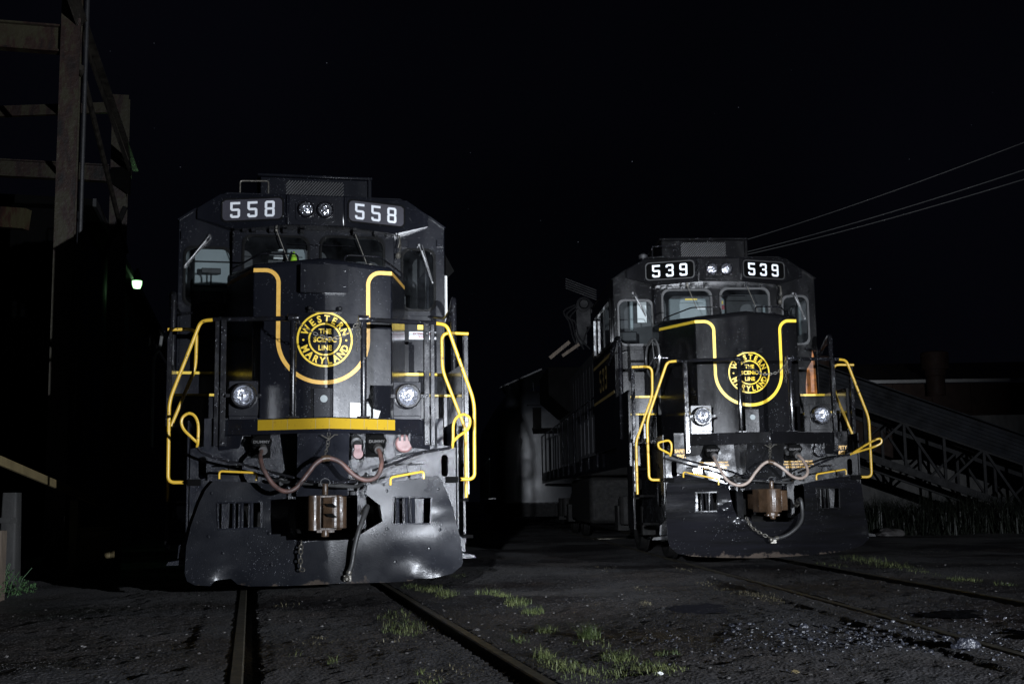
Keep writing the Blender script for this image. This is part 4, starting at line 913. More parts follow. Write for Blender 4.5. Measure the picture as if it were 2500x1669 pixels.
# ------------------------------------------------------------------ ground and tracks
T1 = [(-2.2841 - s*math.sin(0.2127), 13.8387 + s*math.cos(0.2127)) for s in (-12, -8, -4, 0, 10, 60, 150)]
T2 = [(3.62, 4.0), (3.58, 6.0), (3.52, 8.0), (3.43, 10.0), (3.33, 12.0), (3.20, 14.5), (3.06, 17.5), (2.6, 27.0), (1.9, 40.0), (-3, 140.0)]
def railline(T, off):
    P = [Vector((x, y, 0)) for x, y in T]; out = []
    S_ = spline(P, 10)
    for i, p_ in enumerate(S_):
        d = (S_[min(i+1, len(S_)-1)] - S_[max(i-1, 0)]).normalized(); out.append(p_ + Vector((d.y, -d.x, 0))*off)
    return out
RL = {(k, s): railline(T, s*0.752) for k, T in ((1, T1), (2, T2)) for s in (-1, 1)}
def lat(line, y):
    for a, c_ in zip(line, line[1:]):
        if a.y <= y <= c_.y: return a.x + (c_.x-a.x)*(y-a.y)/(c_.y-a.y)
    return line[0].x if y < line[0].y else line[-1].x
PUD = [(1.5, 10.0, 0.36, 0.42), (3.25, 9.3, 0.34, 0.36), (3.4, 8.0, 0.26, 0.3)]
def gz(x, y):
    z = -0.02
    d = math.hypot(x, y-8)
    if d < 60:
        z += 0.045*noise.noise(Vector((x*0.5, y*0.5, 0))) + 0.018*noise.noise(Vector((x*2.1, y*2.1, 3)))
        if y < 20: z += 0.014*noise.noise(Vector((x*8, y*8, 7))) + 0.010*noise.noise(Vector((x*19, y*19, 9)))
    for (k, s), line in RL.items():
        if y > 45: break
        dx = x - lat(line, y)
        if abs(dx) < 0.6:
            w = max(0, 1-abs(dx)/0.6)**2; z = z*(1-w) + (-0.018)*w
        gx = -s*dx   # gauge side positive
        if 0.03 < gx < 0.115: z = -0.075
        if -0.03 < gx <= 0.03: z = -0.05
        if -0.30 < gx <= -0.03: z = -0.008 + 0.006*noise.noise(Vector((x*12, y*6, 2)))
        if 0.115 <= gx < 0.20: z -= 0.01*random.random()
    for px, py, rx, ry in PUD:
        q = ((x-px)/rx)**2 + ((y-py)/ry)**2
        if q < 1.6: z = min(z, -0.012 - 0.02*max(0, 1-q)) if q < 1.2 else z
    return z
def span(a, b, s):
    n = max(1, int((b-a)/s)); return [a + (b-a)*i/n for i in range(n)]
XS = span(-500, -60, 60) + span(-60, -14, 3) + span(-14, -4, 0.25) + span(-4, 4.6, 0.028) + span(4.6, 14, 0.25) + span(14, 60, 3) + span(60, 501, 60) + [501]
YS = span(-60, 4, 6) + span(4, 5.4, 0.35) + span(5.4, 11, 0.04) + span(11, 15, 0.07) + span(15, 24, 0.15) + span(24, 45, 0.7) + span(45, 120, 8) + span(120, 900, 80) + [900]
me = bpy.data.meshes.new('ground'); nx, ny = len(XS), len(YS)
V = [(x, y, gz(x, y)) for y in YS for x in XS]
Fc = [(j*nx+i, j*nx+i+1, (j+1)*nx+i+1, (j+1)*nx+i) for j in range(ny-1) for i in range(nx-1)]
me.from_pydata(V, [], Fc); me.materials.append(MATS['cinder_ground'])
me.polygons.foreach_set('use_smooth', [True]*len(me.polygons))
g = bpy.data.objects.new('ground', me); C.objects.link(g); tag(g, kind='structure')

for k, lab in ((1, 'railway track under the black locomotive numbered 558'), (2, 'railway track curving under the wet locomotive numbered 539')):
    tr_ = empty('railway_track', (0, 0, 0)); tag(tr_, lab, 'railway track', 'tracks sunk in the dark yard ground')
    for s in (-1, 1):
        b = NB(); L = RL[(k, s)]; prev = None
        for i, p_ in enumerate(L):
            d = (L[min(i+1, len(L)-1)] - L[max(i-1, 0)]).normalized(); n_ = Vector((d.y, -d.x, 0))
            cur = [b.verts.new(p_ + n_*u + Vector((0, 0, z))) for u, z in ((-0.036, -0.12), (-0.036, -0.008), (-0.028, 0.0), (0.028, 0.0), (0.036, -0.008), (0.036, -0.12))]
            if prev:
                for j in range(5): b.faces.new((prev[j], prev[j+1], cur[j+1], cur[j]))
            prev = cur
        finish('rail', b, 'rail_steel', tr_)
def blob(cx_, cy_, rx, ry, z, seed):
    b = NB(); c_ = b.verts.new((cx_, cy_, z)); rg = []
    for i in range(48):
        a = 2*math.pi*i/48; k = 0.85 + 0.9*noise.noise(Vector((math.cos(a)*1.3, math.sin(a)*1.3, seed))) + 0.35*noise.noise(Vector((math.cos(a)*4, math.sin(a)*4, seed)))
        rg.append(b.verts.new((cx_+rx*k*math.cos(a), cy_+ry*k*math.sin(a), z)))
    for i in range(48): b.faces.new((c_, rg[i], rg[(i+1) % 48]))
    return b
for i, (px, py, rx, ry) in enumerate(PUD):
    tag(finish('puddle', blob(px, py, rx, ry, -0.011, i*3.3), 'puddle_water', smooth=0), kind='structure')

# stones, coal
def stones(name, m, spots, n, smin, smax, flat=0.6):
    b = NB()
    ico = bmesh.new(); bmesh.ops.create_icosphere(ico, subdivisions=1, radius=1); IV = [v.co.copy() for v in ico.verts]; ico.verts.index_update(); IF = [[v.index for v in f.verts] for f in ico.faces]; ico.free()
    for _ in range(n):
        cx_, cy_, rx, ry, w = random.choice(spots)
        a = random.random()*6.283; r_ = random.random()**0.5
        x, y = cx_+rx*r_*math.cos(a), cy_+ry*r_*math.sin(a)
        s = smin + (smax-smin)*random.random()**4*w; q = Vector((random.random()*9, random.random()*9, 0)); rot = Matrix.Rotation(random.random()*6.28, 3, 'Z')
        z = gz(x, y) + s*0.15
        vs = [b.verts.new(rot @ Vector((v.x*s*1.2, v.y*s, v.z*s*flat))*(1+0.5*noise.noise(v*1.4+q)) + Vector((x, y, z))) for v in IV]
        for f in IF: b.faces.new([vs[i] for i in f])
    return tag(finish(name, b, m, smooth=0), kind='stuff')
stones('gravel', 'pebble', [(-0.8, 8.0, 2.6, 3, 1), (1.5, 8.5, 2.5, 3.2, 1), (1.6, 12, 3.5, 5, 0.8), (-3.5, 9.5, 2.5, 3, 1), (5, 13, 3, 4, 1)], 2400, 0.002, 0.013)
stones('coal_pieces', 'coal', [(2.1, 8.4, 0.75, 0.55, 1.5), (1.75, 7.7, 0.5, 0.6, 0.9), (2.35, 7.7, 0.5, 0.6, 1.2), (2.6, 7.9, 0.5, 0.5, 1), (3.3, 9.0, 0.7, 0.9, 0.9), (2.9, 7.0, 0.5, 0.4, 1), (1.3, 7.3, 0.8, 0.8, 0.6), (1.9, 8.0, 1.3, 1.2, 0.6), (2.6, 8.4, 1.4, 1.4, 0.6), (2.2, 7.6, 1.5, 1.4, 0.6)], 2100, 0.003, 0.017, 0.8)
def rock(name, x, y, s, m, label, cat, flat=0.7, seed=0):
    b = NB(); bmesh.ops.create_icosphere(b, subdivisions=3, radius=1)
    for v in b.verts:
        k = 1 + 0.45*noise.noise(v.co*1.3+Vector((seed, 0, 0))) + 0.15*noise.noise(v.co*4+Vector((seed, 0, 0)))
        v.co = Vector((v.co.x*s*1.3*k + x, v.co.y*s*k + y, v.co.z*s*flat*k + gz(x, y) + s*flat*0.35))
    tag(finish(name, b, m, smooth=25), label, cat)
rock('coal_lump', 2.62, 7.25, 0.055, 'coal', 'large grey coal lump beside the right hand rail at the lower right', 'coal lump', 0.9, 2)
rock('coal_lump', 2.0, 8.62, 0.028, 'coal', 'coal lump topping the scattered heap between the puddles', 'coal lump', 0.8, 6)
rock('pale_stone', -0.28, 8.6, 0.018, 'pebble', 'small white stone beside the rail in front of locomotive 558', 'stone', 0.7, 4)
rock('boulder', 8.3, 27.2, 0.24, 'pebble', 'pale boulder lying by the brush under the conveyor', 'boulder', 0.5, 9)

for px_, py_, sz, col, lab in ((0, 0, 0.03, 'timber', 'tan dead leaf lying flat on the gravel at the bottom right'), (0, 0, 0.022, 'pale_panel', 'white paper scrap on the ground near the bottom middle')):
    x, y = (1.42, 6.35) if col == 'timber' else (0.72, 6.25)
    b = NB(); z = gz(x, y) + 0.006
    v_ = [b.verts.new((x+sz*math.cos(a)*(1 if i % 2 else 0.6), y+sz*0.8*math.sin(a), z+0.006*(i % 3))) for i, a in enumerate([k*math.pi/4 for k in range(8)])]; b.faces.new(v_)
    r_ = bmesh.ops.extrude_face_region(b, geom=b.faces[:]); bmesh.ops.translate(b, vec=(0, 0, 0.002), verts=[q for q in r_['geom'] if isinstance(q, bmesh.types.BMVert)])
    tag(finish('fallen_leaf' if col == 'timber' else 'paper_scrap', b, col, smooth=0), lab, 'leaf' if col == 'timber' else 'paper')

# grass
def blades(name, m, spots, hmin, hmax, wd, kind='stuff', parent=None, lean=0.5):
    b = NB()
    for cx_, cy_, rx, ry, n, hs in spots:
        for _ in range(n):
            a = random.random()*6.283; r_ = random.random()**0.7
            x, y = cx_+rx*r_*math.cos(a), cy_+ry*r_*math.sin(a); z = gz(x, y)-0.003
            h = (hmin + (hmax-hmin)*random.random()**1.5)*hs; d = random.random()*6.283; l = h*lean*(0.2+1.6*random.random()); w = wd*(0.6+0.8*random.random())
            dx, dy = math.cos(d), math.sin(d); p0 = Vector((x, y, z)); sd = Vector((-dy, dx, 0))*w
            p1 = p0 + Vector((dx*l*0.3, dy*l*0.3, h*0.6)); p2 = p0 + Vector((dx*l, dy*l, h))
            v = [b.verts.new(q) for q in (p0-sd, p0+sd, p1+sd*0.8, p1-sd*0.8, p2)]
            b.faces.new((v[0], v[1], v[2], v[3])); b.faces.new((v[3], v[2], v[4]))
    o = finish(name, b, m, parent, smooth=0, recalc=False)
    if kind: tag(o, kind=kind)
    return o
def gp(px, py):
    x = px-1250; y = py-834.5; c_, s_ = math.cos(-0.015), math.sin(-0.015); X, Y = x*c_+y*s_, -x*s_+y*c_
    c_, s_ = math.cos(0.1297), math.sin(0.1297); u = -Y/2955.5; d = (X/2955.5, c_-u*s_, s_+u*c_); t_ = -0.887/d[2]
    return d[0]*t_, d[1]*t_
GS = []
for px, py, w, n, hs in ((1005, 1430, 25, 50, 0.8), (1050, 1437, 35, 110, 1.0), (1090, 1450, 30, 130, 1.0), (1190, 1443, 30, 90, 0.9), (1225, 1455, 25, 70, 0.9), (1265, 1472, 35, 110, 1), (1300, 1490, 30, 90, 1), (1335, 1528, 30, 70, 0.9), (1120, 1405, 20, 30, 0.6),
                         (960, 1495, 40, 60, 0.8), (985, 1520, 55, 110, 0.9), (1000, 1530, 40, 60, 0.8), (1440, 1545, 26, 130, 1.6), (1445, 1565, 50, 60, 0.7), (1330, 1600, 30, 150, 1.2), (1370, 1620, 60, 220, 0.9), (1440, 1640, 90, 260, 0.8), (1510, 1600, 45, 220, 1.0), (1560, 1625, 80, 260, 0.8), (1620, 1630, 60, 160, 0.8),
                         (1270, 1560, 30, 60, 0.9), (1610, 1590, 20, 50, 0.8), (1650, 1590, 20, 40, 0.7), (2080, 1362, 20, 30, 0.9), (2110, 1370, 40, 90, 1.2), (2150, 1373, 45, 120, 1.2), (2200, 1383, 40, 70, 0.8), (2330, 1410, 20, 50, 0.8), (2370, 1412, 20, 40, 0.8), (2450, 1425, 20, 30, 0.8), (2030, 1378, 30, 40, 0.7), (2260, 1395, 30, 30, 0.7),
                         (1030, 1632, 20, 20, 0.8), (810, 1610, 15, 20, 0.9), (1050, 1650, 30, 30, 0.7), (720, 1590, 20, 14, 0.6)):
    x, y = gp(px, py); GS.append((x, y, w*y/2955, w*0.24*y*y/2621, int(n*(1.2 if y < 8 else 2.2)), hs*(1.0 if y < 8 else 1.25)))
blades('grass', 'grass_green', GS, 0.008, 0.058, 0.0014, lean=1.2)
GD = []
for px, py, w, n in ((1730, 1415, 30, 60), (1760, 1425, 20, 40), (1820, 1445, 40, 110), (1860, 1452, 45, 160), (1895, 1460, 40, 70), (1575, 1475, 18, 60), (700, 1470, 30, 30), (1670, 1390, 25, 30), (960, 1560, 60, 40), (1100, 1630, 80, 60), (770, 1560, 60, 40), (1560, 1425, 30, 20), (2290, 1340, 60, 40), (1460, 1385, 50, 25)):
    x, y = gp(px, py); GD.append((x, y, w*y/2955, w*0.2*y*y/2621, n, 0.6))
blades('dry_grass', 'grass_dry', GD, 0.010, 0.05, 0.0016, lean=1.3)
# leafy weed by the left posts
wd = empty('weed_bush', (-5.42, 12.6, 0)); tag(wd, 'green leafy weed growing round the foot of the timber post', 'weed')
b = NB()
for _ in range(26):
    a = random.random()*6.28; r_ = random.random()*0.30; x, y = r_*math.cos(a)+0.08, r_*math.sin(a); h = 0.10+0.26*random.random()*(1-r_*1.6)
    tube(b, [(x, y, -0.02), (x*1.2, y*1.2, h*0.6), (x*1.5, y*1.5, h)], 0.003, 4)
finish('stem', b, 'weed_leaf', wd)
b = NB()
for _ in range(1100):
    a = random.random()*6.28; r_ = random.random()**0.6*0.42; h = random.random()*(0.36-r_*0.7)
    if h < 0.0: continue
    p_ = Vector((r_*math.cos(a)+0.08, r_*math.sin(a), h)); d = Vector((random.uniform(-1, 1), random.uniform(-1, 1), random.uniform(-0.2, 1))).normalized(); a_, b_ = frame_of(d); l = 0.025+0.03*random.random()
    v = [b.verts.new(q) for q in (p_, p_+d*l*0.5+a_*l*0.22, p_+d*l, p_+d*l*0.5-a_*l*0.22)]; b.faces.new(v)
finish('foliage', b, 'weed_leaf', wd, smooth=0, recalc=False)
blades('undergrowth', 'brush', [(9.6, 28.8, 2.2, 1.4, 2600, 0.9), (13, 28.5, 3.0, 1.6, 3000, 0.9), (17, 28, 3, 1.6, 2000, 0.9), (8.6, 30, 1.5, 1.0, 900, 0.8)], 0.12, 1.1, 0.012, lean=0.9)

# ------------------------------------------------------------------ steel trestle at the left
def W1(latv, s):   # point beside track 1: lateral offset, distance along the track from the cab front
    return (-2.2841 + latv*math.cos(0.2127) - s*math.sin(0.2127), 13.8387 + latv*math.sin(0.2127) + s*math.cos(0.2127))
tw = empty('steel_trestle', (-7.13, 19, 0)); tag(tw, 'rusty steel trestle of riveted columns, beams and braces beside the corrugated shed', 'trestle')
iw = Matrix.Translation((6.92, -19, 0))
def tfin(name, b, m='old_steel'):
    bmesh.ops.transform(b, matrix=iw, verts=b.verts); return finish(name, b, m, tw)
def icol(b, x, y, z0, z1, w=0.30, yaw=0.2127):
    for dx0, dx1, dy0, dy1 in ((-w/2, w/2, -0.17, -0.145), (-w/2, w/2, 0.145, 0.17), (-0.012, 0.012, -0.145, 0.145)):
        pts = [(dx, dy, z) for z in (z0, z1) for dy in (dy0, dy1) for dx in (dx0, dx1)]
        c_, s_ = math.cos(yaw), math.sin(yaw)
        hexa(b, [(x+dx*c_-dy*s_, y+dx*s_+dy*c_, z) for dx, dy, z in pts])
b = NB(); icol(b, -6.92, 19, 0, 13.0)
tfin('column', b)
b = NB(); icol(b, -8.73, 27, 0, 10.25, 0.36); tfin('column', b)
b = NB(); icol(b, -12.4, 18.0, 0, 13.0); tfin('column', b)
def ibeam(p, q, w, h):
    b = NB(); beam(b, Vector(p)+Vector((0, 0, h/2)), Vector(q)+Vector((0, 0, h/2)), w, 0.03); beam(b, Vector(p)-Vector((0, 0, h/2)), Vector(q)-Vector((0, 0, h/2)), w, 0.03); beam(b, p, q, 0.025, h-0.03)
    return b
tfin('beam', ibeam((-7.08, 18.98, 8.45), (-12.4, 18.0, 8.60), 0.2, 0.42))
tfin('beam', ibeam((-8.95, 26.95, 8.42), (-13.6, 26.0, 8.50), 0.2, 0.36))
b = NB(); beam(b, (-8.7, 27, 10.0), (-13.6, 26, 9.55), 0.12, 0.24); tfin('beam', b)
b = NB(); beam(b, (-6.40, 17.0, 8.78), (-8.52, 27.2, 8.46), 0.03, 0.17); beam(b, (-6.33, 17.0, 8.84), (-8.42, 27.2, 8.55), 0.12, 0.03); tfin('brace', b, 'brace_steel')
b = NB(); tube(b, [(-6.72, 18.9, 7.95), (-8.52, 27.0, 6.6)], 0.05, 8); tfin('brace', b, 'brace_steel')
b = NB(); tube(b, [(-6.70, 19.05, 2.0), (-6.70, 19.05, 12.5)], 0.035, 8); tfin('downpipe', b, 'grey_steel')
b = NB(); hexa(b, [(-8.9, 26.7, 8.2), (-8.4, 26.7, 7.85), (-8.9, 26.8, 8.2), (-8.4, 26.8, 7.85), (-8.8, 26.7, 8.5), (-8.4, 26.7, 8.5), (-8.8, 26.8, 8.5), (-8.4, 26.8, 8.5)]); tfin('gusset', b, 'shade_black')
b = NB(); beam(b, (-8.5, 26.8, 7.6), (-9.0, 26.8, 6.4), 0.05, 0.10); tfin('brace', b, 'under_black')
stub = NB(); beam(stub, (-9.5, 15.6, 4.92), (-6.12, 15.0, 4.50), 0.14, 0.26); tag(finish('ledger_beam', stub, 'old_steel'), 'dull steel beam end sticking in low behind the trestle column', 'beam')

# corrugated shed
sd = empty('corrugated_shed', (*W1(-4.35, 12.3), 0), 0.2127); tag(sd, 'long corrugated metal shed with a dark overhanging eave behind the trestle', 'shed')
b = NB(); pr = None
n_ = 620
for i in range(n_+1):
    y = i*50/n_; x = -0.03*abs(math.sin(i*math.pi/4)); cur = (b.verts.new((x, y, 0)), b.verts.new((x, y, 7.15)))
    if pr: b.faces.new((pr[0], pr[1], cur[1], cur[0]))
    pr = cur
finish('wall', b, 'corrugated', sd)
b = NB(); box(b, -9, -0.06, 0.02, 0.1, 0, 7.1); box(b, -9.1, -9.0, 0, 50, 0, 7.1); finish('end_wall', b, 'shade_black', sd)
b = NB(); hexa(b, [(0.35, -0.3, 7.12), (-9.3, -0.3, 7.12), (0.35, 50.4, 7.12), (-9.3, 50.4, 7.12), (0.35, -0.3, 7.26), (-9.3, -0.3, 7.5), (0.35, 50.4, 7.26), (-9.3, 50.4, 7.5)]); finish('roof', b, 'shade_black', sd)
b = NB(); tube(b, roundpath([(0.35, 20, 7.15), (0.3, 20, 6.7), (0.08, 20, 6.3), (0.08, 20, 3.0)], 0.2), 0.06, 8); finish('downspout', b, 'pale_panel', sd)
b = NB(); box(b, 0.35, 0.42, -0.3, 50.4, 7.10, 7.27); finish('gutter', b, 'grey_steel', sd)
# yard lamp on the shed
lx, ly = W1(-3.85, 20.5); lm = empty('yard_lamp', (lx, ly, 7.05)); tag(lm, 'small glowing green-white yard lamp above the shed eave', 'lamp')
b = NB(); lathe(b, (0, 0, 0.02), (0, 0, 1), [(0, 0.13), (0.05, 0.14), (0.08, 0.09), (0.20, 0.085), (0.26, 0.06), (0.28, 0.035), (0.34, 0.035), (0.34, 0)], 18); tube(b, [(0, 0, 0.3), (-0.35, 0, 0.22), (-0.4, 0, -0.75)], 0.02, 6); finish('lamp_head', b, 'grey_steel', lm)
b = NB(); lathe(b, (0, 0, 0.01), (0, 0, -1), [(0, 0.135), (0.10, 0.13), (0.20, 0.095), (0.22, 0.0)], 18); finish('lamp_bowl', b, 'lamp_glow', lm)
l = bpy.data.lights.new('yard_lamp_light', 'POINT'); l.energy = 3; l.color = (0.45, 1.0, 0.45); l.shadow_soft_size = 0.1
o = bpy.data.objects.new('yard_lamp_light', l); C.objects.link(o); o.location = (lx+0.05, ly, 6.75)

# timber rail, posts
hr = empty('timber_railing', (-5.9, 16.2, 0)); tag(hr, 'sloping timber stair railing on a square post in front of the shed', 'railing')
b = NB(); beam(b, (0.47, -4.2, 1.50), (0.13, 1.0, 0.90), 0.04, 0.10); finish('rail', b, 'timber', hr, bevel=0.006)
b = NB(); box(b, 0.02, 0.13, -0.06, 0.06, -0.05, 0.98); finish('post', b, 'timber', hr, bevel=0.006)
b = NB(); plate(b, rr(-0.10, 0.10, -0.10, 0.10, 0.03), [], lambda u, v, t: (-5.56+u*(1-0.2*t), 13.5+v*(1-0.2*t), -0.05+1.10*t)); box(b, -5.67, -5.45, 13.39, 13.41, 0.72, 0.78); tag(finish('concrete_post', b, 'concrete', bevel=0.01), 'grey square post standing behind the short timber post', 'post')
b = NB(); box(b, -5.34, -5.16, 12.3, 12.45, -0.05, 0.66); tag(finish('timber_post', b, 'timber_grey', bevel=0.01), 'short brown timber post at the picture edge above the weed', 'post')
b = NB(); box(b, -6.05, -5.55, 16.8, 17.3, -0.02, 0.55); box(b, -6.0, -5.6, 16.85, 17.25, 0.55, 0.60); tag(finish('crate', b, 'timber', bevel=0.01), 'dim brown crate on the ground behind the railing post', 'crate')

# ------------------------------------------------------------------ service column with hoses behind 539
sc = empty('sanding_crane', (5.0, 24.5, 0)); tag(sc, 'dark service crane arm with hanging hoses behind the wet locomotive', 'crane')
b = NB(); box(b, -0.15, 0.15, -0.15, 0.15, 0, 5.2); finish('column', b, 'truss_steel', sc)
b = NB(); beam(b, (0, 0, 4.85), (-3.4, -0.1, 4.72), 0.12, 0.18); finish('arm', b, 'truss_steel', sc)
b = NB()
for k in range(5): beam(b, (-3.9, -0.4+k*0.012, 5.30-k*0.045), (-3.28, -0.4+k*0.012, 5.05-k*0.045), 0.03, 0.02)
finish('slatted_panel', b, 'truss_steel', sc)
b = NB(); lathe(b, (-3.55, -0.45, 4.75), (0, -1, 0), [(0, 0.15), (0.1, 0.15), (0.12, 0.10), (0.16, 0.08), (0.16, 0)], 18); box(b, -3.7, -3.42, -0.5, -0.3, 4.3, 4.75); box(b, -3.72, -3.5, -0.5, -0.35, 3.95, 4.3)
finish('hoist', b, 'truss_steel', sc)
b = NB()
for o_ in (0, 0.06, 0.12): tube(b, spline([(-3.72+o_, -0.5, 4.75), (-3.95+o_, -0.5, 4.62-o_), (-3.85+o_, -0.5, 4.4), (-3.78+o_, -0.5, 4.1), (-3.68+o_*2, -0.5, 3.85)], 6), 0.018, 6)
tube(b, spline([(-3.4, -0.5, 4.8), (-3.3, -0.5, 4.5), (-3.5, -0.5, 4.2), (-3.6, -0.5, 3.9)], 6), 0.018, 6); finish('hose', b, 'truss_steel', sc)
b = NB(); beam(b, (-3.66, -0.5, 3.95), (-4.0, -0.5, 3.72), 0.05, 0.06); beam(b, (-3.85, -0.5, 4.0), (-4.25, -0.5, 3.68), 0.05, 0.07); finish('chute', b, 'timber_grey', sc)

# ------------------------------------------------------------------ pale streamlined diesel behind
fu = empty('streamlined_locomotive', (0.78, 41.5, 0), 0.06); tag(fu, 'pale grey round-nosed locomotive parked far behind the wet locomotive', 'locomotive')
b = NB(); secs = [(-2.2, 1.15, 3.7), (-2.1, 1.32, 4.0), (-1.85, 1.42, 4.25), (-1.4, 1.48, 4.42), (-0.8, 1.5, 4.52), (0.15, 1.5, 4.58), (0.6, 1.5, 4.6), (14, 1.5, 4.6)]
pr = None
for y, w, h in secs:
    pts = [(-w, 0.75), (-w, h*0.72), (-w*0.93, h*0.86), (-w*0.7, h*0.96), (-w*0.3, h), (w*0.3, h), (w*0.7, h*0.96), (w*0.93, h*0.86), (w, h*0.72), (w, 0.75)]
    cur = [b.verts.new((x, y, z)) for x, z in pts]
    if pr:
        for i in range(9): b.faces.new((pr[i], pr[i+1], cur[i+1], cur[i]))
    else: b.faces.new(cur)
    pr = cur
finish('body', b, 'pale_blue_grey', fu, smooth=50)
b = NB()
box(b, -0.28, 0.0, -2.26, -2.05, 3.15, 3.85); hexa(b, [(-0.28, -2.22, 3.0), (1.1, -2.22, 3.0), (-0.28, -2.1, 3.0), (1.1, -2.1, 3.0), (-0.45, -2.12, 3.95), (1.05, -2.12, 3.95), (-0.45, -1.9, 3.95), (1.05, -1.9, 3.95)])
finish('windshield', b, 'black_board', fu)
b = NB(); lathe(b, (-0.75, -2.05, 2.75), (-0.3, -1, 0), [(-0.1, 0.17), (0.12, 0.17), (0.14, 0.14), (0.08, 0.12), (0.08, 0)], 20); finish('headlight', b, 'gasket_grey', fu)
b = NB(); hexa(b, [(-1.3, -1.6, 4.55), (0.1, -1.6, 5.15), (-0.9, 0.4, 4.35), (0.6, 0.4, 5.05), (-1.3, -1.6, 4.60), (0.1, -1.6, 5.2), (-0.9, 0.4, 4.4), (0.6, 0.4, 5.1)]); tube(b, [(0.0, -0.2, 3.5), (-0.1, -0.2, 5.0)], 0.02, 6); finish('roof_plate', b, 'pale_blue_grey', fu)
b = NB(); plate(b, rr(-1.05, -0.75, 1.1, 2.2, 0.06), [], lambda u, v, t: (u, -2.12+t*0.1, v)); finish('nose_door', b, 'pale_blue_grey', fu)
b = NB(); box(b, -1.3, 1.3, -2.2, 14, 0.35, 0.8)
for k in range(6):
    for s in (-1, 1): cyl(b, (s*0.9, k*2.2-1.0, 0.5), (s*1.1, k*2.2-1.0, 0.5), 0.48, 20)
finish('truck', b, 'under_black', fu)
b = NB()
for k in range(9): tube(b, [(-1.7, -2.2+k*1.1, 0.95), (-1.7, -2.2+k*1.1, 2.2)], 0.03, 6)
tube(b, [(-1.7, -2.2, 2.2), (-1.7, 6.6, 2.2)], 0.03, 6); box(b, -1.75, -1.5, -2.2, 6.6, 0.92, 0.97); finish('handrail', b, 'bright_steel', fu)

# ------------------------------------------------------------------ conveyor, warehouse, walls at the right
cv_ = empty('conveyor', (13.0, 32, 0)); tag(cv_, 'long inclined coal conveyor on a lattice truss rising behind the wet locomotive', 'conveyor')
sl = (4.17-2.18)/(8.04-13.45)
def cz(x, d=0): return 2.18 + sl*(x-0.45) + d   # local x, 0.45 = world 13.45
b = NB()
for yy in (-0.95, 0.95):
    for d, hh in ((-0.72, 0.14), (-1.95, 0.18)): beam(b, (-10, yy, cz(-10, d)), (5.2, yy, cz(5.2, d)), 0.10, hh)
    n_ = 15
    for i in range(n_):
        x0, x1 = -10+i*1.0, -9+i*1.0
        beam(b, (x0, yy, cz(x0, -0.72)), (x0, yy, cz(x0, -1.95)), 0.07, 0.07)
        a_, c_ = (-0.72, -1.95) if i % 2 else (-1.95, -0.72)
        beam(b, (x0, yy, cz(x0, a_)), (x1, yy, cz(x1, c_)), 0.06, 0.06)
finish('truss', b, 'truss_steel', cv_)
b = NB()
for j in range(7):
    z0 = -0.70+j*0.10
    for yy in (-1.02, 1.0): beam(b, (-10, yy-j*0.004, cz(-10, z0)), (5.2, yy-j*0.004, cz(5.2, z0)), 0.03, 0.085)
hexa(b, [(-10, -1.03, cz(-10, 0)), (5.2, -1.03, cz(5.2, 0)), (-10, 1.03, cz(-10, 0)), (5.2, 1.03, cz(5.2, 0)), (-10, -1.03, cz(-10, 0.03)), (5.2, -1.03, cz(5.2, 0.03)), (-10, 1.03, cz(-10, 0.03)), (5.2, 1.03, cz(5.2, 0.03))])
finish('cover', b, 'conveyor_sheet', cv_)
b = NB()
for x in (-4.5, -0.9, 2.8):
    b = NB()
    for yy in (-0.95, 0.95): beam(b, (x, yy, 0), (x+0.35*(1 if x > -2 else -1), yy, cz(x, -1.9)), 0.12, 0.12)
    beam(b, (x, -0.95, 0.3), (x, 0.95, cz(x, -2)), 0.07, 0.07); finish('support_leg', b, 'truss_steel', cv_)
b = NB(); box(b, 5.0, 7.0, -1.2, 1.2, 0, 0.9); finish('hopper', b, 'conveyor_sheet', cv_)
wh = empty('warehouse', (27, 62, 0)); tag(wh, 'long dark brown warehouse with a pale gutter line far at the right', 'warehouse')
b = NB(); box(b, -14, 30, 0, 14, 0, 6.5)
for k in range(22): box(b, -13.5+k*2, -13.3+k*2, -0.06, 0.0, 0, 6.5)
finish('wall', b, 'brown_siding', wh)
b = NB(); hexa(b, [(-14.3, -0.4, 6.5), (30.3, -0.4, 6.5), (-14.3, 7, 8.2), (30.3, 7, 8.2), (-14.3, -0.4, 6.62), (30.3, -0.4, 6.62), (-14.3, 7, 8.3), (30.3, 7, 8.3)]); finish('roof', b, 'roof_dark', wh)
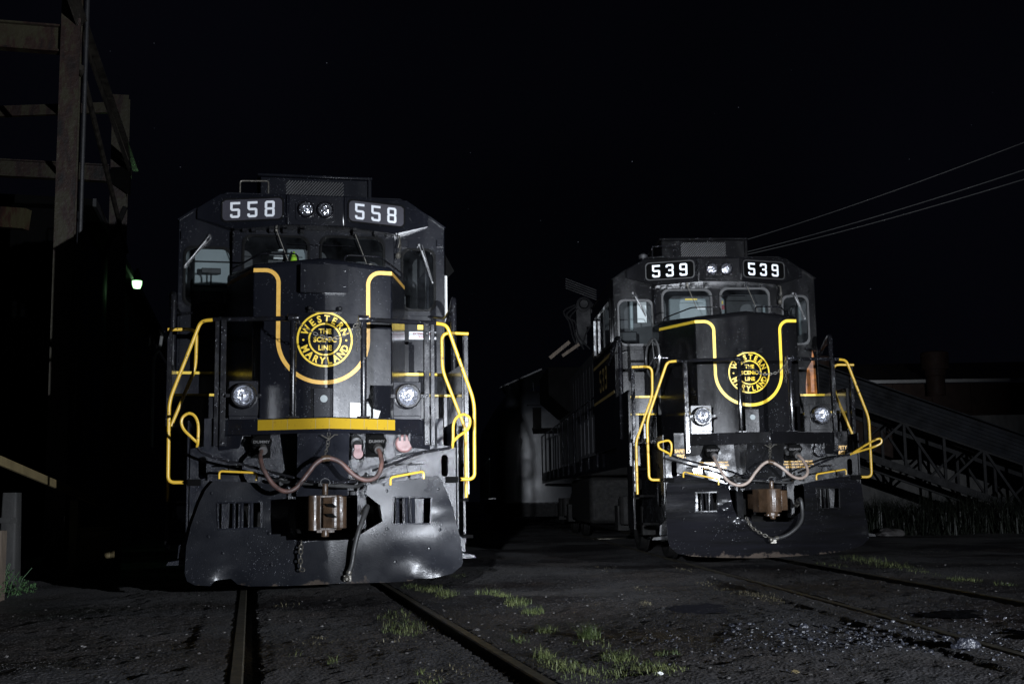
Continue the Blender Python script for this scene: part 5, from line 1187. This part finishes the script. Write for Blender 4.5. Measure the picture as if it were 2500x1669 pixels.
b = NB(); box(b, -14.3, 30.3, -0.55, -0.41, 6.5, 6.66); finish('gutter', b, 'pale_panel', wh)
for x, y, z, s, lab in ((21.4, 61, 6.6, 1.0, None), (15.6, 61, 6.6, 0.9, None), (25.6, 57, 4.8, 0.55, None)):
    b = NB(); lathe(b, (x-27, y-62, z), (0, 0, 1), [(-0.8 if s > .6 else -1.2, 0.45*s), (0.15*s, 0.45*s), (0.2*s, 0.5*s), (0.5*s, 0.55*s), (0.5*s, 0.68*s), (1.35*s, 0.68*s), (1.4*s, 0.6*s), (1.4*s, 0)], 20); finish('roof_vent', b, 'brown_siding' if s > .6 else 'grey_steel', wh)
b = NB(); box(b, 16.3, 30, 45, 45.4, 0, 3.75); tag(finish('concrete_wall', b, 'wall_concrete'), 'high stained concrete wall behind the right end of the conveyor', 'wall')
b = NB(); box(b, 9.5, 15.5, 38, 38.4, 0, 1.95); tag(finish('concrete_wall', b, 'wall_concrete'), 'low stained concrete wall seen under the conveyor truss', 'wall')

# ------------------------------------------------------------------ wires
for (x, y, h), lab in (((9.95, 60, 13.25), 'utility pole standing hidden behind the wet locomotive'), ((16.75, 30, 11.5), 'utility pole just outside the right edge carrying the wires')):
    po = empty('utility_pole', (x, y, 0)); tag(po, lab, 'pole')
    b = NB(); cyl(b, (0, 0, 0), (0, 0, h-0.1), 0.15, 12, 0.11); finish('shaft', b, 'timber_grey', po)
    b = NB(); box(b, -0.05, 0.05, -0.9, 0.9, h-0.55, h-0.43); finish('crossarm', b, 'timber_grey', po)
for z0, z1, lab in ((13.2, 11.1, 'uppermost of the three overhead wires at the right'), (12.68, 10.2, 'middle one of the three overhead wires at the right'), (12.6, 9.87, 'lowest of the three overhead wires at the right')):
    a, c_ = Vector((9.95, 60, z0)), Vector((16.75, 30, z1)); b = NB()
    tube(b, [a.lerp(c_, i/16) - Vector((0, 0, 0.25*4*(i/16)*(1-i/16))) for i in range(17)], 0.016, 5)
    tag(finish('overhead_wire', b, 'pale_panel'), lab, 'wire', 'overhead wires')
